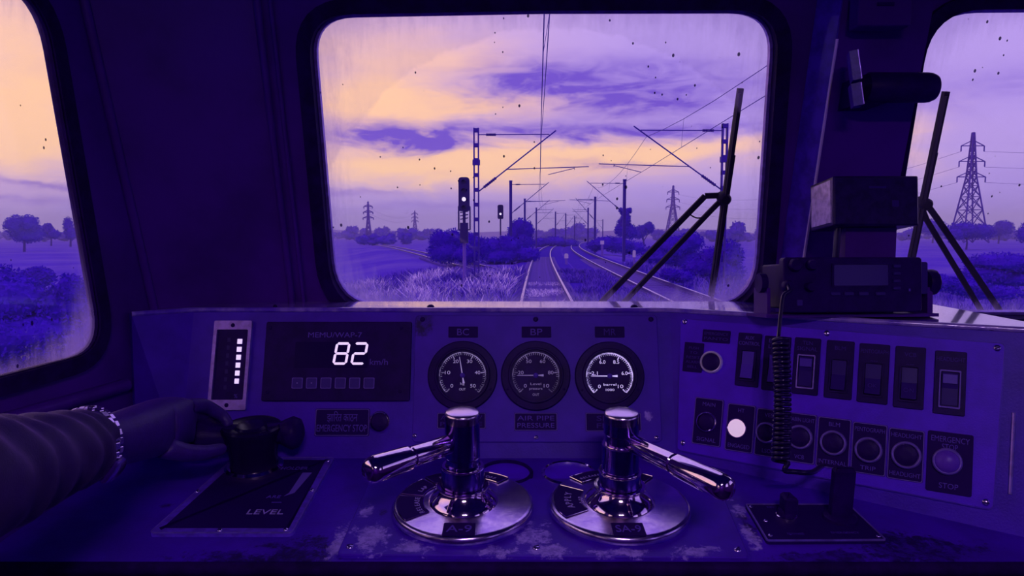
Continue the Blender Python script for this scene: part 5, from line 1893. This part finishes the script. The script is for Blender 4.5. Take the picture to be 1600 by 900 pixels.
def plant(name, label, x, y, blobs, n, leaf, seed, trunk=None, group=None, cat='tree', m=None, zb=None):
    z = (ground_h(x, y) if abs(x) < 320 and y < 560 else -1.57) if zb is None else zb
    t = thing(name, label, cat, Matrix.Translation((x, y, z)), group)
    core = MB()
    for i, (bx, by, bz, rx, ry, rz) in enumerate(blobs):
        k = len(core.v)
        core.ball((0, 0, 0), 1.0, 12, 7)
        for j in range(k, len(core.v)):
            p = Vector(core.v[j])
            q = .80 * (1 + .22 * mnoise.noise(p * 2.3 + Vector((seed, i * 3.1, 0))))
            core.v[j] = (bx + p.x * rx * q, by + p.y * ry * q, bz + p.z * rz * q)
    cv, cf = np.array(core.v), core.f
    V, Fq = leaves(blobs, n, leaf, seed)
    mb = MB()
    mb.v = [tuple(p) for p in cv] + [tuple(p) for p in V]
    mb.f = list(cf) + [tuple(int(i) + len(cv) for i in f) for f in Fq]
    me = mb.mesh('foliage')
    me.materials.append(m or M_leaf)
    link(bpy.data.objects.new('foliage', me), t)
    if trunk:
        h, r0 = trunk
        mb = MB()
        mb.tube([(0, 0, -.1), (.03 * h, 0, h * .4), (-.02 * h, .02 * h, h * .8), (0, 0, h)], [r0, r0 * .8, r0 * .6, r0 * .4], 8)
        for a in (0, 2.2, 4.1):
            mb.tube([(0, 0, h * .55), (math.cos(a) * h * .18, math.sin(a) * h * .18, h * .85), (math.cos(a) * h * .32, math.sin(a) * h * .32, h * 1.1)], [r0 * .5, r0 * .35, r0 * .15], 6)
        mb.build('trunk', M_bark, t, 50)
    return t

def lumps(spec, D, u0, ground=None):
    """crown lumps from measured ones (u, v, half width px, half height px) at distance D: to local metres"""
    out = []
    k = D / F
    rr = random.Random(int(D * 10 + u0))
    for (u, v, a, b) in spec:
        p = at(u, v, D)
        out.append((p, a * k, b * k, rr.uniform(-.4, .4) * a * k))
    return out

def placed(name, label, spec, D, n, leaf, seed, trunk=True, group=None, cat='tree', m=None):
    L_ = lumps(spec, D, spec[0][0])
    x = sum(p.x for p, *_ in L_) / len(L_)
    zb = ground_h(x, D) if D < 560 and abs(x) < 320 else -1.57
    blobs = [(p.x - x, dy, p.z - zb, a, a * .9, b) for p, a, b, dy in L_]
    top = max(b[2] + b[5] for b in blobs)
    tr = (top * .6, max(.05, top * .035)) if trunk else None
    return plant(name, label, x, D, blobs, n, leaf, seed, tr, group, cat, m, zb)

G1_ = 'bushes along the line'
placed('bush', 'dark round bush behind the post of the nearer signal', [(690, 378, 20, 19), (708, 376, 18, 20), (698, 394, 32, 18)], 56, 2600, .11, 1, False, G1_, 'bush')
placed('bush', 'dark bush between the nearer signal and the lattice mast', [(735, 382, 18, 20), (752, 388, 14, 18), (728, 398, 26, 16)], 54, 2200, .11, 2, False, G1_, 'bush')
placed('bush', 'low dark hedge of bushes behind the smaller signal', [(770, 388, 24, 18), (792, 384, 20, 17), (782, 400, 42, 16), (822, 398, 24, 14)], 66, 2800, .13, 3, False, G1_, 'bush')
placed('tree', 'round dark trackside tree beside the smaller signal', [(812, 356, 15, 16), (822, 360, 13, 16), (803, 364, 11, 14), (816, 378, 20, 16)], 88, 2600, .16, 4, True, 'trees beside the line')
placed('bush', 'low hedge of bushes at the bend under the row of small masts', [(846, 380, 18, 9), (866, 378, 20, 9), (890, 381, 16, 8)], 165, 1500, .25, 5, False, G1_, 'bush')
placed('bush', 'dark earth mound overgrown with scrub beside the second track', [(945, 380, 24, 12), (965, 382, 24, 14), (990, 388, 22, 12), (930, 384, 16, 9)], 98, 2600, .15, 6, False, G1_, 'bush')
placed('tree', 'slender tree with a tuft on top behind the second track', [(975, 352, 12, 13), (971, 360, 12, 10), (984, 362, 11, 12), (977, 341, 8, 9), (976, 332, 7, 7), (983, 329, 5, 5), (970, 328, 4, 4)], 122, 2600, .2, 7, True, 'trees beside the line')
placed('tree', 'low broad tree beyond the slender tree', [(1005, 360, 13, 9), (1014, 356, 9, 9), (998, 366, 10, 8)], 175, 1400, .28, 8, True, 'trees beside the line')
placed('bush', 'large dark bush crossed by the wiper arms', [(1050, 385, 26, 18), (1078, 378, 22, 16), (1030, 400, 30, 18), (1070, 404, 34, 18)], 58, 3200, .12, 9, False, G1_, 'bush')
placed('bush', 'dark leafy bush around the lower end of the long wiper blade', [(1112, 404, 20, 20), (1136, 400, 24, 26), (1096, 418, 28, 16), (1128, 424, 36, 18)], 38, 4200, .085, 10, False, G1_, 'bush')
placed('bush', 'low dark bush below the wiper arms beside the second track', [(1066, 432, 22, 10), (1046, 428, 16, 9)], 34, 1300, .07, 12, False, G1_, 'bush')
# seen through the second windshield
placed('bush', 'large dark bush low behind the wiper arms of the second windshield', [(1560, 410, 50, 16), (1608, 418, 60, 20), (1538, 428, 40, 14), (1590, 436, 70, 14)], 44, 4200, .1, 13, False, G1_, 'bush')
placed('bush', 'dark bush at the foot of the second windshield close to the line', [(1500, 446, 40, 14), (1450, 440, 36, 14), (1540, 456, 50, 12)], 30, 3200, .07, 14, False, G1_, 'bush')
placed('tree', 'dark tree under the big lattice pylon', [(1510, 360, 26, 14), (1535, 362, 22, 13), (1488, 366, 16, 10)], 190, 2200, .32, 15, True, 'trees across the fields')
placed('tree', 'dark tree at the far side of the second windshield beyond the pylon', [(1604, 366, 20, 16), (1622, 360, 26, 20)], 150, 1800, .26, 16, True, 'trees across the fields')
placed('tree', 'pale round tree between the pylon and the dark tree beyond it', [(1566, 356, 15, 12), (1556, 362, 11, 9)], 330, 1200, .5, 17, True, 'trees across the fields')
placed('tree', 'grey tree just beyond the wiper of the second windshield', [(1446, 354, 26, 12), (1470, 360, 16, 9)], 360, 1300, .55, 18, True, 'trees across the fields')
# seen through the side window
placed('tree', 'round dusky tree in the field beyond the side window', [(28, 352, 18, 16), (44, 350, 16, 15), (36, 366, 26, 14)], 165, 2600, .28, 19, True, 'trees across the fields')
placed('tree', 'small pale tree beside the round dusky one beyond the side window', [(74, 360, 8, 12), (84, 366, 10, 8)], 260, 900, .4, 20, True, 'trees across the fields')
placed('tree', 'distant tree close to the front edge of the side window', [(106, 356, 8, 18), (112, 364, 8, 12)], 240, 900, .35, 21, True, 'trees across the fields')
placed('bush', 'big dark roadside bush filling the foot of the side window', [(30, 470, 60, 40), (90, 480, 50, 34), (-30, 460, 60, 50), (60, 520, 90, 40), (110, 452, 26, 26), (10, 540, 80, 40)], 16, 9000, .060, 22, False, G1_, 'bush')
placed('bush', 'smaller dark bush behind the big one beyond the side window', [(14, 440, 30, 16), (64, 432, 24, 16)], 30, 2600, .08, 23, False, G1_, 'bush')

# distant trees along the fields: five crowns, copied; each with the words for its place
far_src = []
for s in range(5):
    r = random.Random(40 + s)
    bl = [(r.uniform(-3, 3), r.uniform(-2, 2), r.uniform(3.5, 6.5), r.uniform(2.2, 3.8), r.uniform(2.2, 3.4), r.uniform(2.0, 3.2)) for _ in range(4 + s % 2)] + [(0, 0, 2.5, 4.2, 3.4, 2.4)]
    core = MB()
    V, Fq = leaves(bl, 420, .75, 60 + s)
    for i, b in enumerate(bl):
        k = len(core.v)
        core.ball((0, 0, 0), 1, 10, 6)
        for j in range(k, len(core.v)):
            p = Vector(core.v[j]); core.v[j] = (b[0] + p.x * b[3] * .85, b[1] + p.y * b[4] * .85, b[2] + p.z * b[5] * .85)
    n0 = len(core.v)
    core.v += [tuple(p) for p in V]; core.f += [tuple(int(i) + n0 for i in f) for f in Fq]
    me = core.mesh('foliage'); me.materials.append(M_leaf)
    tb = MB().tube([(0, 0, -.2), (.1, 0, 2), (0, .1, 4)], [.4, .3, .2], 7).mesh('trunk'); tb.materials.append(M_bark)
    far_src.append((me, tb))
def far_tree(u, D, sc, i, label, group):
    p = at(u, 368, D)
    t = thing('distant_tree', label, 'tree', Matrix.Translation((p.x, D, -1.6)) @ Matrix.Rotation(i * 1.3, 4, 'Z') @ Matrix.Diagonal((sc * random.uniform(.95, 1.35), sc, sc * random.uniform(.75, 1.05), 1)), group)
    me, tb = far_src[i % 5]
    link(bpy.data.objects.new('foliage', me), t)
    link(bpy.data.objects.new('trunk', tb), t)
rr = random.Random(3)
far_at = []
i = 0
for (u0, u1, n, D0, D1, s0, s1, lab, grp) in (
        (492, 700, 18, 420, 800, .9, 1.5, 'hazy distant tree in the line beyond the fields behind the pale pylons', 'far tree line behind the pale pylons'),
        (835, 925, 10, 500, 720, .9, 1.6, 'hazy distant tree in the line behind the row of small masts', 'far tree line behind the small masts'),
        (1020, 1205, 18, 330, 760, .8, 1.4, 'hazy distant tree in the line beyond the wiper arms', 'far tree line beyond the wiper arms'),
        (1385, 1660, 16, 420, 800, .9, 1.4, 'hazy distant tree in the line beyond the big lattice pylon', 'far tree line beyond the big pylon'),
        (-60, 150, 16, 420, 800, .9, 1.5, 'hazy distant tree in the line beyond the side window', 'far tree line beyond the side window'),
        (560, 640, 5, 260, 330, .55, .8, 'small hazy tree in the middle of the fields before the pale pylons', 'field trees before the pale pylons')):
    for k in range(n):
        u = u0 + (u1 - u0) * (k + rr.uniform(.2, .8)) / n
        for tries in range(20):
            D_, sc_ = rr.uniform(D0, D1), rr.uniform(s0, s1)
            p_ = at(u, 368, D_)
            if all((p_ - q_).length > 5.5 * (sc_ + t_) for q_, t_ in far_at):
                break
        far_at.append((p_, sc_))
        far_tree(u, D_, sc_, i, lab, grp)
        i += 1
# low hills on the horizon
M_hill = mat('far_hill', (.08, .025, .45), .9)
mb = MB()
rows = []
for j, (yy, hh) in enumerate(((1500, 0), (1700, 1.0), (1900, .8), (2150, 0))):
    rows.append([(x, yy, -1.6 + hh * max(0, 14 + 22 * mnoise.noise(Vector((x * .0021, 3.3, 0))) + 8 * mnoise.noise(Vector((x * .008, 1.3, 0))))) for x in range(-1450, 1451, 50)])
n_ = len(rows[0])
mb.add([p for r in rows for p in r], [(a * n_ + b, a * n_ + b + 1, (a + 1) * n_ + b + 1, (a + 1) * n_ + b) for a in range(3) for b in range(n_ - 1)])
mb.build('hill', M_hill, None, 60, kind='structure')

# grass: tall tufts beside and between the tracks
def grass(name, n, region, h0, h1, seed, m, wdt=.018, thin=.0):
    r = np.random.default_rng(seed)
    P_ = []
    while len(P_) < n:
        y = r.uniform(region[0], region[1]) if r.random() < .5 else region[0] + (region[1] - region[0]) * r.random() ** 2
        x = region[2](y) + (region[3](y) - region[2](y)) * r.random()
        cl = mnoise.noise(Vector((x * .55, y * .35, seed)))
        if cl < thin + r.uniform(-.12, .12):
            continue
        own = abs(x - cx_own(y)); rt = abs(x - cx_right(y))
        if min(own, rt) < 1.25 and r.random() < .94:
            continue
        P_.append((x, y, ground_h(x, y) if min(own, rt) > 3 else max(ground_h(x, y), -.3)))
    P_ = np.array(P_)
    n = len(P_)
    a = r.uniform(0, 2 * PI, n)
    h = r.uniform(h0, h1, n)
    lean = r.uniform(.15, 1.25, n) * h
    w = wdt * r.uniform(.6, 1.5, n) * (1 + (P_[:, 1] - 10) * .012)
    dx, dy = np.cos(a), np.sin(a)
    b0 = P_ + np.stack([-dy * w, dx * w, 0 * w], 1)
    b1 = P_ + np.stack([dy * w, -dx * w, 0 * w], 1)
    mid = P_ + np.stack([dx * lean * .35, dy * lean * .35, h * .6], 1)
    m0 = mid + np.stack([-dy * w * .7, dx * w * .7, 0 * w], 1)
    m1 = mid + np.stack([dy * w * .7, -dx * w * .7, 0 * w], 1)
    tip = P_ + np.stack([dx * lean, dy * lean, h], 1)
    V = np.stack([b0, b1, m1, m0, tip], 1).reshape(-1, 3)
    k = np.arange(n)[:, None] * 5
    Ft = np.concatenate([k + np.array([[0, 1, 2]]), k + np.array([[0, 2, 3]]), k + np.array([[3, 2, 4]])], 0)
    me = tri_mesh(name, V, Ft)
    me.materials.append(m)
    o = bpy.data.objects.new(name, me)
    link(o)
    return tag(o, kind='stuff')
grass('grass', 26000, (17, 46, lambda y: -15.0, lambda y: cx_own(y) - 1.0), .25, .85, 1, M_grass)['label'] = 'tall dry grass on the verge in front of the signal'
grass('grass', 13000, (17, 42, lambda y: -14.0, lambda y: cx_own(y) - 1.3), .3, .9, 2, M_grasshi, .03, .14)['label'] = 'pale seed grass on the verge in front of the signal'
grass('grass', 11000, (17, 48, lambda y: cx_own(y) + .95, lambda y: cx_right(y) - 1.2), .12, .5, 3, M_grass)['label'] = 'short grass and weeds between the two tracks'
grass('grass', 4200, (17, 36, lambda y: cx_own(y) - .8, lambda y: cx_own(y) + .8), .06, .24, 4, M_grasshi)['label'] = 'low weeds between the rails of the track straight ahead'
grass('grass', 14000, (17, 60, lambda y: cx_right(y) + 1.4, lambda y: 30.0), .2, .7, 5, M_grass)['label'] = 'grass on the slope beyond the second track'
grass('grass', 9000, (7, 26, lambda y: -.85 * y, lambda y: -5.0), .3, 1.0, 6, M_grass)['label'] = 'tall grass beside the line below the side window'
